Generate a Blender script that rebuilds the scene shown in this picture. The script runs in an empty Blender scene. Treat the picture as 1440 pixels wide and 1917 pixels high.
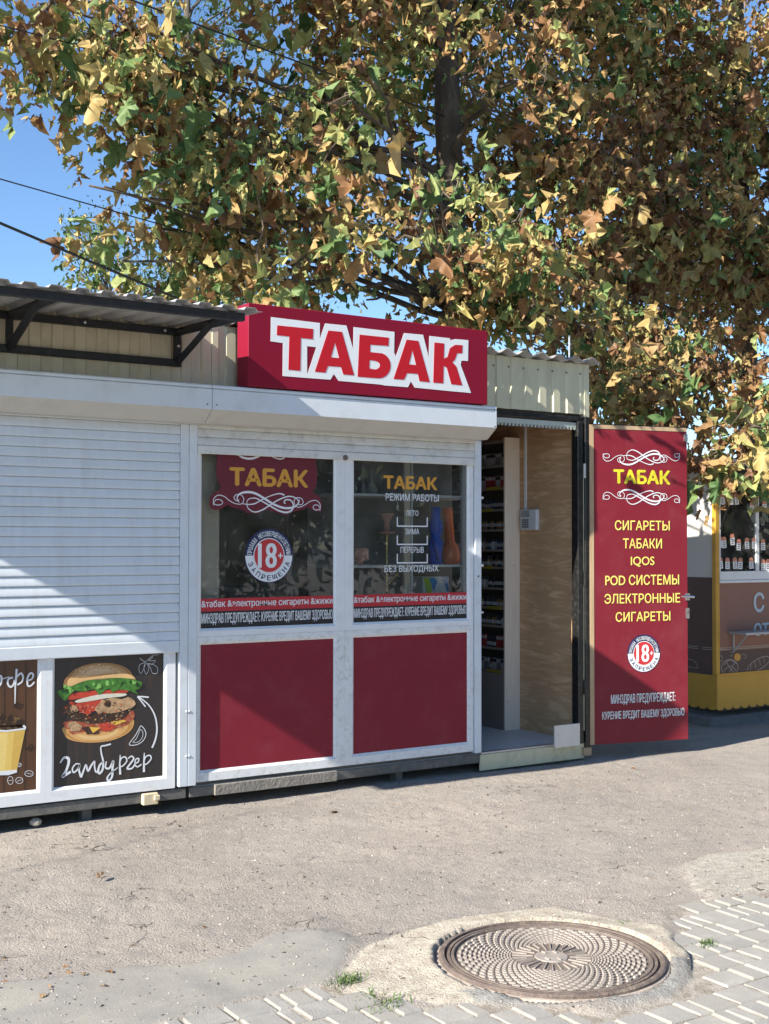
import bpy, bmesh, math, random
import numpy as np
from mathutils import Vector, Matrix
random.seed(7); RNG = np.random.default_rng(11)
S = bpy.context.scene
COL = S.collection
R = math.radians

# ------------------------------------------------------------------ camera
CF, YAW, PITCH, ROLL = 2320.0, 0.57586, 0.024598, 0.0015
CP = np.array([0.0, -6.484, 1.5])
_w = np.array([math.sin(YAW)*math.cos(PITCH), math.cos(YAW)*math.cos(PITCH), math.sin(PITCH)])
_r = np.array([math.cos(YAW), -math.sin(YAW), 0.0]); _u = np.cross(_r, _w)
_r, _u = _r*math.cos(ROLL)+_u*math.sin(ROLL), -_r*math.sin(ROLL)+_u*math.cos(ROLL)
cd = bpy.data.cameras.new('camera'); cam = bpy.data.objects.new('camera', cd); COL.objects.link(cam)
cd.sensor_fit = 'VERTICAL'; cd.sensor_height = 32.0; cd.lens = CF/1917*32.0
cd.clip_start = 0.1; cd.clip_end = 2000
cam.matrix_world = Matrix(((_r[0], _u[0], -_w[0], CP[0]), (_r[1], _u[1], -_w[1], CP[1]), (_r[2], _u[2], -_w[2], CP[2]), (0, 0, 0, 1)))
S.camera = cam
# ------------------------------------------------------------------ light
SUN = np.array([-1.575, -0.27, 1.0]); SUN /= np.linalg.norm(SUN)
elev = math.asin(SUN[2]); azi = math.atan2(SUN[0], SUN[1])
wd = bpy.data.worlds.new('World'); S.world = wd; wd.use_nodes = True
nt = wd.node_tree; bg = nt.nodes['Background']; sk = nt.nodes.new('ShaderNodeTexSky')
sk.sky_type = 'NISHITA'; sk.sun_disc = False; sk.sun_elevation = elev; sk.sun_rotation = azi
sk.air_density = 1.0; sk.dust_density = 0.0; sk.ozone_density = 6.0
bg.inputs['Strength'].default_value = 0.09
nt.links.new(sk.outputs[0], bg.inputs[0])
sl = bpy.data.lights.new('sun', 'SUN'); sl.energy = 5.0; sl.angle = R(0.53); sl.color = (1.0, 0.93, 0.83)
so = bpy.data.objects.new('sun', sl); COL.objects.link(so)
so.rotation_euler = Vector(-SUN).to_track_quat('-Z', 'Y').to_euler()
S.view_settings.view_transform = 'Standard'; S.view_settings.look = 'None'
S.view_settings.exposure = 1.2; S.view_settings.gamma = 1.0; S.view_settings.use_curve_mapping = False
S.cycles.max_bounces = 10; S.cycles.diffuse_bounces = 7; S.cycles.transparent_max_bounces = 16

# ------------------------------------------------------------------ helpers
def ray(x, y): return _w+(x-720)/CF*_r-(y-958.5)/CF*_u
def on(x, y, ax, val):
    d = ray(x, y); t = (val-CP[ax])/d[ax]; return CP+t*d
def project(P):
    d = np.asarray(P)-CP; z = d@_w
    return 720+CF*(d@_r)/z, 958.5-CF*(d@_u)/z, z
class Frame:
    """an upright plane in the scene: origin, horizontal axis, outward normal"""
    def __init__(s, o, u): s.o = np.array(o, float); s.u = np.array(u, float)/np.linalg.norm(u); s.n = np.array([s.u[1], -s.u[0], 0.0])
    def P(s, u, v, d=0.0): return tuple(s.o+s.u*u+s.n*d+np.array([0, 0, v]))
    def uv(s, x, y, d=0.0):
        r = ray(x, y); o = s.o+s.n*d; t = ((o-CP)@s.n)/(r@s.n); p = CP+t*r-o
        return float(p@s.u), float(p[2])
F0 = Frame((0, 0, 0), (1, 0, 0))

def setp(o, label=None, cat=None, group=None, kind=None):
    if label: o['label'] = label
    if cat: o['category'] = cat
    if group: o['group'] = group
    if kind: o['kind'] = kind
    return o
def put(name, me, parent=None, label=None, cat=None, group=None, kind=None, loc=None):
    o = bpy.data.objects.new(name, me); COL.objects.link(o)
    if loc is not None: o.location = loc
    if parent is not None:
        o.parent = parent
        if parent.type == 'EMPTY': o.matrix_parent_inverse = Matrix.Translation(-Vector(parent.location))
    return setp(o, label, cat, group, kind)
def thing(name, loc, label, cat, group=None):
    return put(name, None, None, label, cat, group, None, loc)
class MB:
    def __init__(s): s.v = []; s.f = []; s.m = []; s.cur = 0; s.mats = []
    def mat(s, m):
        if m not in s.mats: s.mats.append(m)
        s.cur = s.mats.index(m); return s
    def add(s, vs, fs):
        b = len(s.v); s.v += [tuple(map(float, p)) for p in vs]; s.f += [tuple(b+i for i in f) for f in fs]; s.m += [s.cur]*len(fs); return s
    def box(s, x0, x1, y0, y1, z0, z1, bev=0.0):
        if bev <= 0:
            return s.add([(x0, y0, z0), (x1, y0, z0), (x1, y1, z0), (x0, y1, z0), (x0, y0, z1), (x1, y0, z1), (x1, y1, z1), (x0, y1, z1)],
                         [(0, 3, 2, 1), (4, 5, 6, 7), (0, 1, 5, 4), (1, 2, 6, 5), (2, 3, 7, 6), (3, 0, 4, 7)])
        b = min(bev, .45*min(abs(x1-x0), abs(y1-y0), abs(z1-z0)))
        bm = bmesh.new(); bmesh.ops.create_cube(bm, size=1.0)
        for v in bm.verts: v.co = Vector((x0+(v.co.x+.5)*(x1-x0), y0+(v.co.y+.5)*(y1-y0), z0+(v.co.z+.5)*(z1-z0)))
        bmesh.ops.bevel(bm, geom=list(bm.edges), offset=b, segments=1, affect='EDGES')
        bm.verts.index_update(); vs = [tuple(v.co) for v in bm.verts]; fs = [tuple(v.index for v in f.verts) for f in bm.faces]; bm.free()
        return s.add(vs, fs)
    def fbox(s, F, u0, u1, v0, v1, d0, d1):
        c = [F.P(u, v, d) for d in (d0, d1) for u, v in ((u0, v0), (u1, v0), (u1, v1), (u0, v1))]
        return s.add(c, [(0, 1, 2, 3), (7, 6, 5, 4), (0, 4, 5, 1), (1, 5, 6, 2), (2, 6, 7, 3), (3, 7, 4, 0)])
    def poly(s, F, pts, d): return s.add([F.P(u, v, d) for u, v in pts], [tuple(range(len(pts)))])
    def prism(s, F, pts, d0, d1):
        n = len(pts); vs = [F.P(u, v, d0) for u, v in pts]+[F.P(u, v, d1) for u, v in pts]
        return s.add(vs, [tuple(range(n)), tuple(range(2*n-1, n-1, -1))]+[(i, i+n, (i+1) % n+n, (i+1) % n) for i in range(n)])
    def tube(s, pts, r, n=6, cap=True):
        pts = [Vector(p) for p in pts]; rs = r if hasattr(r, '__len__') else [r]*len(pts); rings = []; vs = []
        up = Vector((0, 0, 1))
        for i, p in enumerate(pts):
            d = (pts[min(i+1, len(pts)-1)]-pts[max(i-1, 0)]).normalized()
            a = d.cross(up) if abs(d.dot(up)) < .95 else d.cross(Vector((0, 1, 0))); a.normalize(); b = d.cross(a)
            for k in range(n):
                t = 2*math.pi*k/n; vs.append(tuple(p+(a*math.cos(t)+b*math.sin(t))*rs[i]))
        fs = [(i*n+k, i*n+(k+1) % n, (i+1)*n+(k+1) % n, (i+1)*n+k) for i in range(len(pts)-1) for k in range(n)]
        if cap: fs += [tuple(range(n))[::-1], tuple((len(pts)-1)*n+k for k in range(n))]
        return s.add(vs, fs)
    def lathe(s, c, prof, n=16):
        vs = [(c[0]+r*math.cos(2*math.pi*k/n), c[1]+r*math.sin(2*math.pi*k/n), c[2]+z) for r, z in prof for k in range(n)]
        m = len(prof)
        fs = [(i*n+k, i*n+(k+1) % n, (i+1)*n+(k+1) % n, (i+1)*n+k) for i in range(m-1) for k in range(n)]
        fs += [tuple(range(n))[::-1], tuple((m-1)*n+k for k in range(n))]
        return s.add(vs, fs)
    def ribbon(s, F, pts, w, d, smooth=True):
        """a flat printed stroke lying on plane F"""
        p = np.array(pts, float)
        if smooth and len(p) > 2:
            q = []
            for i in range(len(p)-1):
                a, b, c, e = p[max(i-1, 0)], p[i], p[i+1], p[min(i+2, len(p)-1)]
                for t in np.linspace(0, 1, 6, endpoint=False):
                    q.append(.5*((2*b)+(-a+c)*t+(2*a-5*b+4*c-e)*t*t+(-a+3*b-3*c+e)*t**3))
            q.append(p[-1]); p = np.array(q)
        n = len(p); ws = np.interp(np.linspace(0, 1, n), np.linspace(0, 1, len(w)), w) if hasattr(w, '__len__') else np.full(n, w)
        t = np.gradient(p, axis=0); t /= np.maximum(np.linalg.norm(t, axis=1), 1e-9)[:, None]; nn = np.c_[-t[:, 1], t[:, 0]]
        L = p+nn*ws[:, None]/2; Q = p-nn*ws[:, None]/2
        vs = [F.P(a[0], a[1], d) for a in L]+[F.P(a[0], a[1], d) for a in Q]
        return s.add(vs, [(i, i+n, i+1+n, i+1) for i in range(n-1)])
    def mesh(s, name, smooth=False):
        me = bpy.data.meshes.new(name); me.from_pydata(s.v, [], s.f)
        for m in s.mats: me.materials.append(m)
        if len(s.mats) > 1: me.polygons.foreach_set('material_index', s.m)
        if smooth: me.polygons.foreach_set('use_smooth', [True]*len(s.f))
        me.update(); return me
    def build(s, name, mat=None, parent=None, smooth=False, **k):
        if mat is not None: s.mats = [mat]; s.m = [0]*len(s.f)
        return put(name, s.mesh(name, smooth), parent, **k)

# ------------------------------------------------------------------ materials
M = {}
def nodes(m): return m.node_tree.nodes, m.node_tree.links
def mat(name, col, rough=.6, metal=0.0, var=0.0, vscale=6.0, bump=0.0, bscale=60.0, dirt=None, dscale=3.0, damt=.5, spec=.5, stretch=None):
    m = bpy.data.materials.new(name); m.use_nodes = True; N, L = nodes(m); b = N['Principled BSDF']
    b.inputs['Roughness'].default_value = rough; b.inputs['Metallic'].default_value = metal; b.inputs['Specular IOR Level'].default_value = spec
    b.inputs['Base Color'].default_value = (*col, 1)
    tc = N.new('ShaderNodeNewGeometry'); vec = tc.outputs['Position']
    if stretch:
        mp = N.new('ShaderNodeMapping'); mp.inputs['Scale'].default_value = stretch; L.new(vec, mp.inputs[0]); vec = mp.outputs[0]
    last = None
    if var > 0:
        n = N.new('ShaderNodeTexNoise'); n.inputs['Scale'].default_value = vscale; n.inputs['Detail'].default_value = 6; n.inputs['Roughness'].default_value = .65; L.new(vec, n.inputs['Vector'])
        mr = N.new('ShaderNodeMapRange'); mr.inputs[1].default_value = .3; mr.inputs[2].default_value = .7; mr.inputs[3].default_value = 1-var; mr.inputs[4].default_value = 1+var; L.new(n.outputs[0], mr.inputs[0])
        mx = N.new('ShaderNodeVectorMath'); mx.operation = 'SCALE'; mx.inputs[0].default_value = col; L.new(mr.outputs[0], mx.inputs['Scale']); last = mx.outputs[0]
    if dirt:
        n = N.new('ShaderNodeTexNoise'); n.inputs['Scale'].default_value = dscale; n.inputs['Detail'].default_value = 9; n.inputs['Roughness'].default_value = .7; L.new(vec, n.inputs['Vector'])
        mr = N.new('ShaderNodeMapRange'); mr.inputs[1].default_value = .5; mr.inputs[2].default_value = .72; mr.inputs[3].default_value = 0; mr.inputs[4].default_value = damt; L.new(n.outputs[0], mr.inputs[0])
        mx = N.new('ShaderNodeMix'); mx.data_type = 'RGBA'; mx.inputs[6].default_value = (*col, 1); mx.inputs[7].default_value = (*dirt, 1); L.new(mr.outputs[0], mx.inputs[0])
        if last is not None: L.new(last, mx.inputs[6])
        last = mx.outputs[2]
    if last is not None: L.new(last, b.inputs['Base Color'])
    if bump > 0:
        n = N.new('ShaderNodeTexNoise'); n.inputs['Scale'].default_value = bscale; n.inputs['Detail'].default_value = 6; L.new(vec, n.inputs['Vector'])
        bp = N.new('ShaderNodeBump'); bp.inputs['Strength'].default_value = bump; bp.inputs['Distance'].default_value = .01; L.new(n.outputs[0], bp.inputs['Height']); L.new(bp.outputs[0], b.inputs['Normal'])
    M[name] = m; return m
mat('white_alu', (.63, .68, .72), .38, 0, var=.03, vscale=9, dirt=(.42, .40, .36), dscale=5, damt=.35, bump=.03, bscale=25)
mat('slat_white', (.63, .68, .72), .42, 0, var=.04, vscale=9, dirt=(.40, .38, .34), dscale=3.2, damt=.28, bump=.05, bscale=18, stretch=(3, 1, .6))
mat('white_alu_dirty', (.62, .63, .61), .5, 0, var=.05, vscale=9, dirt=(.33, .30, .26), dscale=16, damt=.6)
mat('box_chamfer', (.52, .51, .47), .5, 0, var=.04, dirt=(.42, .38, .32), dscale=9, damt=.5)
mat('pvc', (.74, .76, .77), .3, 0, var=.02, dirt=(.46, .44, .40), dscale=11, damt=.35)
mat('pvc_low', (.72, .74, .74), .4, 0, var=.03, dirt=(.40, .38, .33), dscale=28, damt=.65)
mat('red_panel', (.21, .016, .030), .5, 0, var=.05, vscale=3, dirt=(.34, .16, .16), dscale=4, damt=.12, spec=.25, bump=.02, bscale=8)
mat('door_red', (.19, .016, .028), .42, 0, var=.05, vscale=3, dirt=(.34, .16, .16), dscale=4, damt=.12, spec=.3, bump=.05, bscale=4)
mat('sign_red', (.22, .007, .026), .5, 0, var=.03, vscale=2, bump=.02, bscale=6, spec=.2)
mat('letter_red', (.50, .007, .016), .45)
mat('letter_white', (.74, .77, .78), .45)
mat('print_white', (.72, .74, .76), .5)
mat('print_orange', (.62, .30, .04), .5)
mat('print_yellow', (.80, .68, .16), .5, var=.1, vscale=20)
mat('print_yellow2', (.62, .56, .03), .5, var=.3, vscale=14)
mat('print_shadow', (.05, .02, .02), .6)
mat('print_navy', (.012, .02, .085), .5)
mat('badge_red', (.50, .03, .035), .5)
mat('badge_burgundy', (.13, .010, .022), .5)
mat('strip_red', (.45, .02, .03), .5)
mat('strip_black', (.012, .012, .014), .5)
mat('black_steel', (.016, .017, .02), .5, .2, var=.15, dirt=(.07, .06, .05), dscale=20, damt=.4)
mat('black_frame', (.012, .012, .012), .35, 0, var=.2, dirt=(.10, .09, .08), dscale=35, damt=.5)
mat('beige_steel', (.56, .50, .36), .45, .1, var=.04, vscale=5, dirt=(.25, .21, .15), dscale=9, damt=.35, stretch=(1, 1, .4))
mat('beige_steel_right', (.56, .54, .38), .45, .1, var=.04, vscale=5, dirt=(.29, .27, .20), dscale=9, damt=.35, stretch=(1, 1, .4))
mat('sheet_grey', (.46, .46, .46), .42, .3, var=.05, dirt=(.18, .17, .16), dscale=4, damt=.4)
mat('slate', (.33, .32, .30), .9, 0, var=.12, vscale=12, dirt=(.16, .14, .10), dscale=10, damt=.6, bump=.3)
mat('base_steel', (.12, .118, .11), .7, .1, var=.15, vscale=15, dirt=(.28, .25, .2), dscale=20, damt=.6, bump=.15)
mat('concrete_raw', (.24, .22, .19), .95, 0, var=.15, vscale=20, dirt=(.12, .1, .08), dscale=25, damt=.6, bump=.5)
mat('timber', (.42, .30, .18), .75, 0, var=.18, vscale=18, dirt=(.20, .13, .07), dscale=12, damt=.5, stretch=(1, 1, .15))
mat('galv', (.55, .56, .57), .35, .8)
mat('chrome', (.75, .75, .77), .18, 1.0)
mat('screw', (.5, .5, .5), .4, .7)
mat('linoleum', (.60, .60, .57), .5, 0, var=.1, vscale=14, dirt=(.45, .43, .4), dscale=18, damt=.5)
mat('inner_wall', (.78, .72, .62), .8, 0, var=.05)
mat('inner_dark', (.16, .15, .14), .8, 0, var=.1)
mat('ceiling_brown', (.26, .13, .11), .7, 0, var=.1)
mat('cab_light', (.82, .70, .56), .55, 0, var=.06, vscale=9, stretch=(6, 6, .5))
mat('cab_dark', (.10, .09, .08), .6)
mat('cab_shelf', (.24, .21, .18), .6)
mat('cream_plastic', (.62, .53, .36), .45, 0, dirt=(.3, .24, .15), dscale=30, damt=.5)
mat('keypad', (.66, .68, .68), .4)
mat('keypad_screen', (.33, .35, .35), .25)
mat('dark_button', (.08, .08, .08), .5)
mat('threshold', (.58, .55, .37), .5, 0, var=.05, dirt=(.25, .23, .18), dscale=18, damt=.6, stretch=(1, 1, .6))
mat('board_beige', (.66, .62, .56), .55, 0, var=.05, vscale=12)
mat('rubber_strip', (.40, .44, .40), .4)
mat('gold', (.85, .65, .25), .22, 1.0)
mat('clay', (.75, .40, .30), .7)
mat('blue_glass', (.03, .12, .70), .12)
mat('orange_glass', (.95, .20, .04), .15)
mat('blue_rubber', (.03, .04, .35), .4)
mat('box_white', (.82, .84, .84), .5)
mat('box_lime', (.45, .62, .05), .5)
mat('box_blue', (.03, .25, .62), .5)
for n_, c_ in dict(pk_white=(.55, .55, .55), pk_red=(.45, .04, .04), pk_dark=(.03, .03, .035), pk_amber=(.35, .18, .05), pk_grey=(.25, .25, .26), pk_yellow=(.5, .42, .05), pk_blue=(.04, .08, .2)).items(): mat(n_, tuple(.6*v for v in c_), .5)
mat('yellow_trim', (.60, .32, .035), .5, 0, var=.06, dirt=(.26, .15, .04), dscale=6, damt=.5)
mat('bread_brown', (.27, .125, .085), .5, 0, var=.05)
mat('bread_dark', (.10, .052, .042), .55, 0, var=.08)
mat('bread_white', (.62, .60, .57), .6, 0, var=.03)
mat('print_pale', (.48, .56, .60), .5)
mat('chalk', (.42, .36, .31), .8)
mat('plinth', (.16, .16, .16), .95, 0, var=.15, vscale=12, bump=.4, dirt=(.07, .07, .07), dscale=9, damt=.6)
mat('loaf', (.45, .22, .08), .8, 0, var=.25, vscale=20)
mat('loaf_pale', (.62, .46, .24), .8, 0, var=.2, vscale=20)
mat('tag_top', (.55, .22, .14), .6)
mat('cable_black', (.012, .012, .015), .6)
mat('bark', (.085, .066, .048), .95, 0, var=.35, vscale=9, dirt=(.19, .17, .13), dscale=7, damt=.8, bump=.8, bscale=30, stretch=(1, 1, .35))
mat('twig', (.13, .10, .07), .9)
mat('far_bark', (.08, .07, .055), .95)
mat('iron', (.15, .12, .10), .75, .1, var=.2, vscale=20, dirt=(.30, .26, .21), dscale=16, damt=.7, bump=.25, bscale=120)
mat('iron_rim', (.14, .108, .09), .8, .1, var=.25, vscale=25, dirt=(.33, .27, .2), dscale=14, damt=.7, bump=.5, bscale=80)
mat('iron_worn', (.31, .275, .24), .7, .1, var=.2, vscale=35, dirt=(.22, .18, .15), dscale=30, damt=.6)
mat('collar', (.36, .31, .26), .95, 0, var=.15, vscale=15, bump=.5, dirt=(.20, .15, .1), dscale=9, damt=.5)
mat('paver', (.31, .295, .262), .9, 0, var=.09, vscale=9, bump=.35, bscale=180, dirt=(.43, .41, .37), dscale=6, damt=.7)
mat('paver_b', (.28, .27, .245), .9, 0, var=.12, vscale=7, bump=.35, bscale=180, dirt=(.40, .38, .34), dscale=8, damt=.7)
mat('paver_c', (.30, .285, .25), .9, 0, var=.09, vscale=8, bump=.35, bscale=180, dirt=(.22, .21, .19), dscale=8, damt=.6)
mat('stone_chip', (.40, .36, .31), .9, 0, var=.3, vscale=40)
mat('stone_dark', (.14, .125, .11), .9, 0, var=.3, vscale=40)
mat('grass', (.085, .14, .035), .6)
# poster
mat('poster_dark', (.030, .026, .027), .3, 0, dirt=(.075, .045, .028), dscale=2.2, damt=.8, stretch=(7, 1, .7))
mat('poster_wood', (.095, .042, .020), .3, 0, var=.2, vscale=6, dirt=(.045, .022, .014), dscale=3, damt=.8, stretch=(6, 1, .7))
mat('groove', (.02, .012, .01), .5)
mat('bun', (.42, .21, .075), .4, 0, var=.25, vscale=14, dirt=(.30, .20, .11), dscale=8, damt=.6)
mat('bun_pale', (.72, .45, .19), .4, 0, var=.12, vscale=10)
mat('bun_low', (.62, .33, .11), .4, 0, var=.15, vscale=10)
mat('bun_1', (.30, .155, .06), .4, 0, var=.08, vscale=30)
mat('bun_2', (.42, .235, .10), .4, 0, var=.08, vscale=30)
mat('bun_3', (.50, .31, .155), .4, 0, var=.08, vscale=30)
mat('bun_4', (.56, .38, .22), .4, 0, var=.08, vscale=30)
mat('low_1', (.50, .24, .07), .4, 0, var=.08, vscale=30)
mat('low_2', (.66, .38, .14), .4, 0, var=.08, vscale=30)
mat('low_3', (.76, .50, .22), .4, 0, var=.08, vscale=30)
mat('cup_1', (.62, .40, .09), .4, 0, var=.08, vscale=30)
mat('cup_2', (.78, .58, .19), .4, 0, var=.08, vscale=30)
mat('sesame', (.72, .58, .38), .5)
mat('lettuce', (.06, .20, .03), .4, 0, var=.5, vscale=35, dirt=(.015, .05, .01), dscale=28, damt=.9)
mat('lettuce_light', (.20, .45, .10), .4, 0, var=.3, vscale=40)
mat('lettuce_dark', (.012, .055, .012), .5)
mat('tomato', (.50, .055, .03), .4, 0, var=.2, vscale=30)
mat('onion', (.66, .64, .52), .4, 0, var=.1, vscale=30)
mat('bacon', (.36, .07, .035), .4, 0, dirt=(.58, .33, .18), dscale=34, damt=1)
mat('mushroom', (.50, .32, .17), .4, 0, var=.3, vscale=30, dirt=(.10, .05, .025), dscale=40, damt=.9)
mat('patty', (.045, .022, .015), .4, 0, dirt=(.18, .09, .05), dscale=60, damt=.8)
mat('cheese', (.80, .48, .08), .4)
mat('cup_yellow', (.72, .50, .13), .4, 0, var=.03)
mat('coffee', (.03, .014, .01), .3, 0, dirt=(.45, .26, .08), dscale=30, damt=.9)

def glass_mat(name, tint, ior=1.5, rough=0.0):
    m = bpy.data.materials.new(name); m.use_nodes = True; N, L = nodes(m); N.remove(N['Principled BSDF'])
    t = N.new('ShaderNodeBsdfTransparent'); t.inputs[0].default_value = (*tint, 1); g = N.new('ShaderNodeBsdfGlossy'); g.inputs['Roughness'].default_value = rough
    f = N.new('ShaderNodeFresnel'); f.inputs[0].default_value = ior; x = N.new('ShaderNodeMixShader')
    L.new(f.outputs[0], x.inputs[0]); L.new(t.outputs[0], x.inputs[1]); L.new(g.outputs[0], x.inputs[2])
    # fine dust film
    d = N.new('ShaderNodeBsdfDiffuse'); d.inputs[0].default_value = (.5, .48, .44, 1); n = N.new('ShaderNodeTexNoise'); n.inputs['Scale'].default_value = 5; n.inputs['Detail'].default_value = 8
    ge = N.new('ShaderNodeNewGeometry'); L.new(ge.outputs['Position'], n.inputs['Vector'])
    mr = N.new('ShaderNodeMapRange'); mr.inputs[1].default_value = .35; mr.inputs[2].default_value = .8; mr.inputs[3].default_value = .01; mr.inputs[4].default_value = .09; L.new(n.outputs[0], mr.inputs[0])
    y = N.new('ShaderNodeMixShader'); L.new(mr.outputs[0], y.inputs[0]); L.new(x.outputs[0], y.inputs[1]); L.new(d.outputs[0], y.inputs[2])
    L.new(y.outputs[0], N['Material Output'].inputs[0]); M[name] = m; return m
glass_mat('window_glass', (.88, .9, .89), 1.5)
glass_mat('cab_glass', (.8, .8, .8), 1.3)

def wood_mat():
    m = bpy.data.materials.new('plywood'); m.use_nodes = True; N, L = nodes(m); b = N['Principled BSDF']; b.inputs['Roughness'].default_value = .5
    g = N.new('ShaderNodeNewGeometry'); mp = N.new('ShaderNodeMapping'); mp.inputs['Scale'].default_value = (1, .9, 5.5); L.new(g.outputs['Position'], mp.inputs[0])
    w = N.new('ShaderNodeTexNoise'); w.inputs['Scale'].default_value = 3.6; w.inputs['Detail'].default_value = 4; w.inputs['Distortion'].default_value = 1.6; L.new(mp.outputs[0], w.inputs['Vector'])
    mu = N.new('ShaderNodeMath'); mu.operation = 'MULTIPLY'; mu.inputs[1].default_value = 8; L.new(w.outputs[0], mu.inputs[0])
    si = N.new('ShaderNodeMath'); si.operation = 'SINE'; L.new(mu.outputs[0], si.inputs[0])
    cr = N.new('ShaderNodeValToRGB'); cr.color_ramp.elements[0].color = (.50, .31, .165, 1); cr.color_ramp.elements[1].color = (.74, .51, .30, 1)
    mr = N.new('ShaderNodeMapRange'); mr.inputs[1].default_value = -1; L.new(si.outputs[0], mr.inputs[0]); L.new(mr.outputs[0], cr.inputs[0]); L.new(cr.outputs[0], b.inputs['Base Color'])
    M['plywood'] = m
wood_mat()

def leaf_mat(name, cols, transl=.24, attr=True):
    m = bpy.data.materials.new(name); m.use_nodes = True; N, L = nodes(m); b = N['Principled BSDF']; b.inputs['Roughness'].default_value = .55; b.inputs['Specular IOR Level'].default_value = .35
    cr = N.new('ShaderNodeValToRGB'); e = cr.color_ramp; e.interpolation = 'LINEAR'
    while len(e.elements) < len(cols): e.elements.new(.5)
    for i, (p, c) in enumerate(cols): e.elements[i].position = p; e.elements[i].color = (*c, 1)
    ge = N.new('ShaderNodeNewGeometry'); n = N.new('ShaderNodeTexNoise'); n.inputs['Scale'].default_value = 22; n.inputs['Detail'].default_value = 4; L.new(ge.outputs['Position'], n.inputs['Vector'])
    if attr:
        at = N.new('ShaderNodeAttribute'); at.attribute_name = 'tone'; src = at.outputs['Fac']
    else:
        oi = N.new('ShaderNodeObjectInfo'); src = oi.outputs['Random']
    ma = N.new('ShaderNodeMath'); ma.operation = 'MULTIPLY_ADD'; ma.inputs[1].default_value = .22; L.new(n.outputs[0], ma.inputs[0]); 
    sb = N.new('ShaderNodeMath'); sb.operation = 'SUBTRACT'; sb.inputs[1].default_value = .11; L.new(src, sb.inputs[0]); L.new(sb.outputs[0], ma.inputs[2])
    L.new(ma.outputs[0], cr.inputs[0]); L.new(cr.outputs[0], b.inputs['Base Color'])
    tr = N.new('ShaderNodeBsdfTranslucent'); L.new(cr.outputs[0], tr.inputs[0]); mx = N.new('ShaderNodeMixShader'); mx.inputs[0].default_value = transl
    L.new(b.outputs[0], mx.inputs[1]); L.new(tr.outputs[0], mx.inputs[2]); L.new(mx.outputs[0], N['Material Output'].inputs[0]); M[name] = m
PLANE = [(0.0, (.065, .13, .04)), (.20, (.17, .25, .085)), (.34, (.34, .35, .125)), (.52, (.44, .335, .13)), (.68, (.42, .27, .11)), (.82, (.27, .145, .065)), (1.0, (.17, .085, .04))]
leaf_mat('plane_leaf', PLANE); leaf_mat('plane_leaf_single', PLANE, attr=False)
leaf_mat('green_leaf', [(0, (.025, .06, .015)), (.5, (.06, .12, .03)), (.9, (.15, .17, .05)), (1.0, (.25, .2, .07))])
leaf_mat('dry_leaf', [(0, (.28, .15, .07)), (.5, (.38, .27, .15)), (1.0, (.18, .10, .05))], attr=False, transl=.15)

# ------------------------------------------------------------------ lettering
_tc = {}
def glyphs(s, bold):
    k = (s, bold)
    if k in _tc: return _tc[k]
    cu = bpy.data.curves.new('t', 'FONT'); cu.body = s; cu.size = 1; cu.offset = 0; cu.resolution_u = 4
    o = bpy.data.objects.new('t', cu); COL.objects.link(o); dg = bpy.context.evaluated_depsgraph_get(); dg.update()
    me = bpy.data.meshes.new_from_object(o.evaluated_get(dg))
    v = [tuple(p.co) for p in me.vertices]; f = [tuple(p.vertices) for p in me.polygons]
    bpy.data.objects.remove(o); bpy.data.curves.remove(cu); bpy.data.meshes.remove(me)
    a = np.array(v); lo = a.min(0); hi = a.max(0); a = (a-lo)/np.maximum(hi-lo, 1e-9); _tc[k] = (a[:, :2], f, (hi-lo)[0]/(hi-lo)[1]); return _tc[k]
def text(F, s, xl, xr, yt, yb, d, m, parent, bold=.02, shadow=None, name='lettering'):
    """printed line of text on plane F; its box is given by the photo columns xl, xr and the heights at its left end"""
    u0, v0 = F.uv(xl, yb, d); _, v1 = F.uv(xl, yt, d); u1, _ = F.uv(xr, yb, d)
    return text_uv(F, s, u0, u1, v0, v1, d, m, parent, bold, shadow, name)
def text_uv(F, s, u0, u1, v0, v1, d, m, parent, bold=.02, shadow=None, name='lettering'):
    a, f, _ = glyphs(s, 0); b = MB(); e = bold*(v1-v0)*.9
    if shadow:
        b.mat(M[shadow]); b.add([F.P(u0+p[0]*(u1-u0)+.004, v0+p[1]*(v1-v0)-.004, d-.0008) for p in a], f)
    b.mat(m)
    for k, (ex, ey) in enumerate(((0, 0), (e, 0), (-e, 0), (0, e*.7), (0, -e*.7), (e*.5, 0), (-e*.5, 0))):
        b.add([F.P(u0+e+p[0]*(u1-u0-2*e)+ex, v0+p[1]*(v1-v0)+ey, d+.00006*k) for p in a], f)
    return b.build(name, None, parent)
def arc_text(b, F, s, cu, cv, r, h, a0, a1, d, flip=False, bold=.03):
    """letters along an arc, one by one; a0..a1 in degrees"""
    n = len(s)
    for i, ch in enumerate(s):
        if ch == ' ': continue
        t = R(a0+(a1-a0)*(i+.5)/n); g, f, asp = glyphs(ch, bold); w = abs(R(a1-a0))/n*r*((.62 if flip else .80)*(1.25 if ch in 'ШЩ' else 1))
        vs = []
        for p in g:
            x = (p[0]-.5)*w; y = (p[1]-.5)*h
            if flip: ca, sa = math.cos(t+math.pi/2), math.sin(t+math.pi/2)
            else: ca, sa = math.cos(t-math.pi/2), math.sin(t-math.pi/2)
            vs.append(F.P(cu+r*math.cos(t)+x*ca-y*sa, cv+r*math.sin(t)+x*sa+y*ca, d))
        b.add(vs, f)
        for k, sx in enumerate((w*.045, -w*.045)): b.add([(q[0]+sx*F.u[0]*abs(math.sin(t)), q[1]+sx*F.u[1]*abs(math.sin(t)), q[2]+sx*abs(math.cos(t))) for q in [(v[0]+F.n[0]*.0001*(k+1), v[1]+F.n[1]*.0001*(k+1), v[2]) for v in vs]], f)
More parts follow.
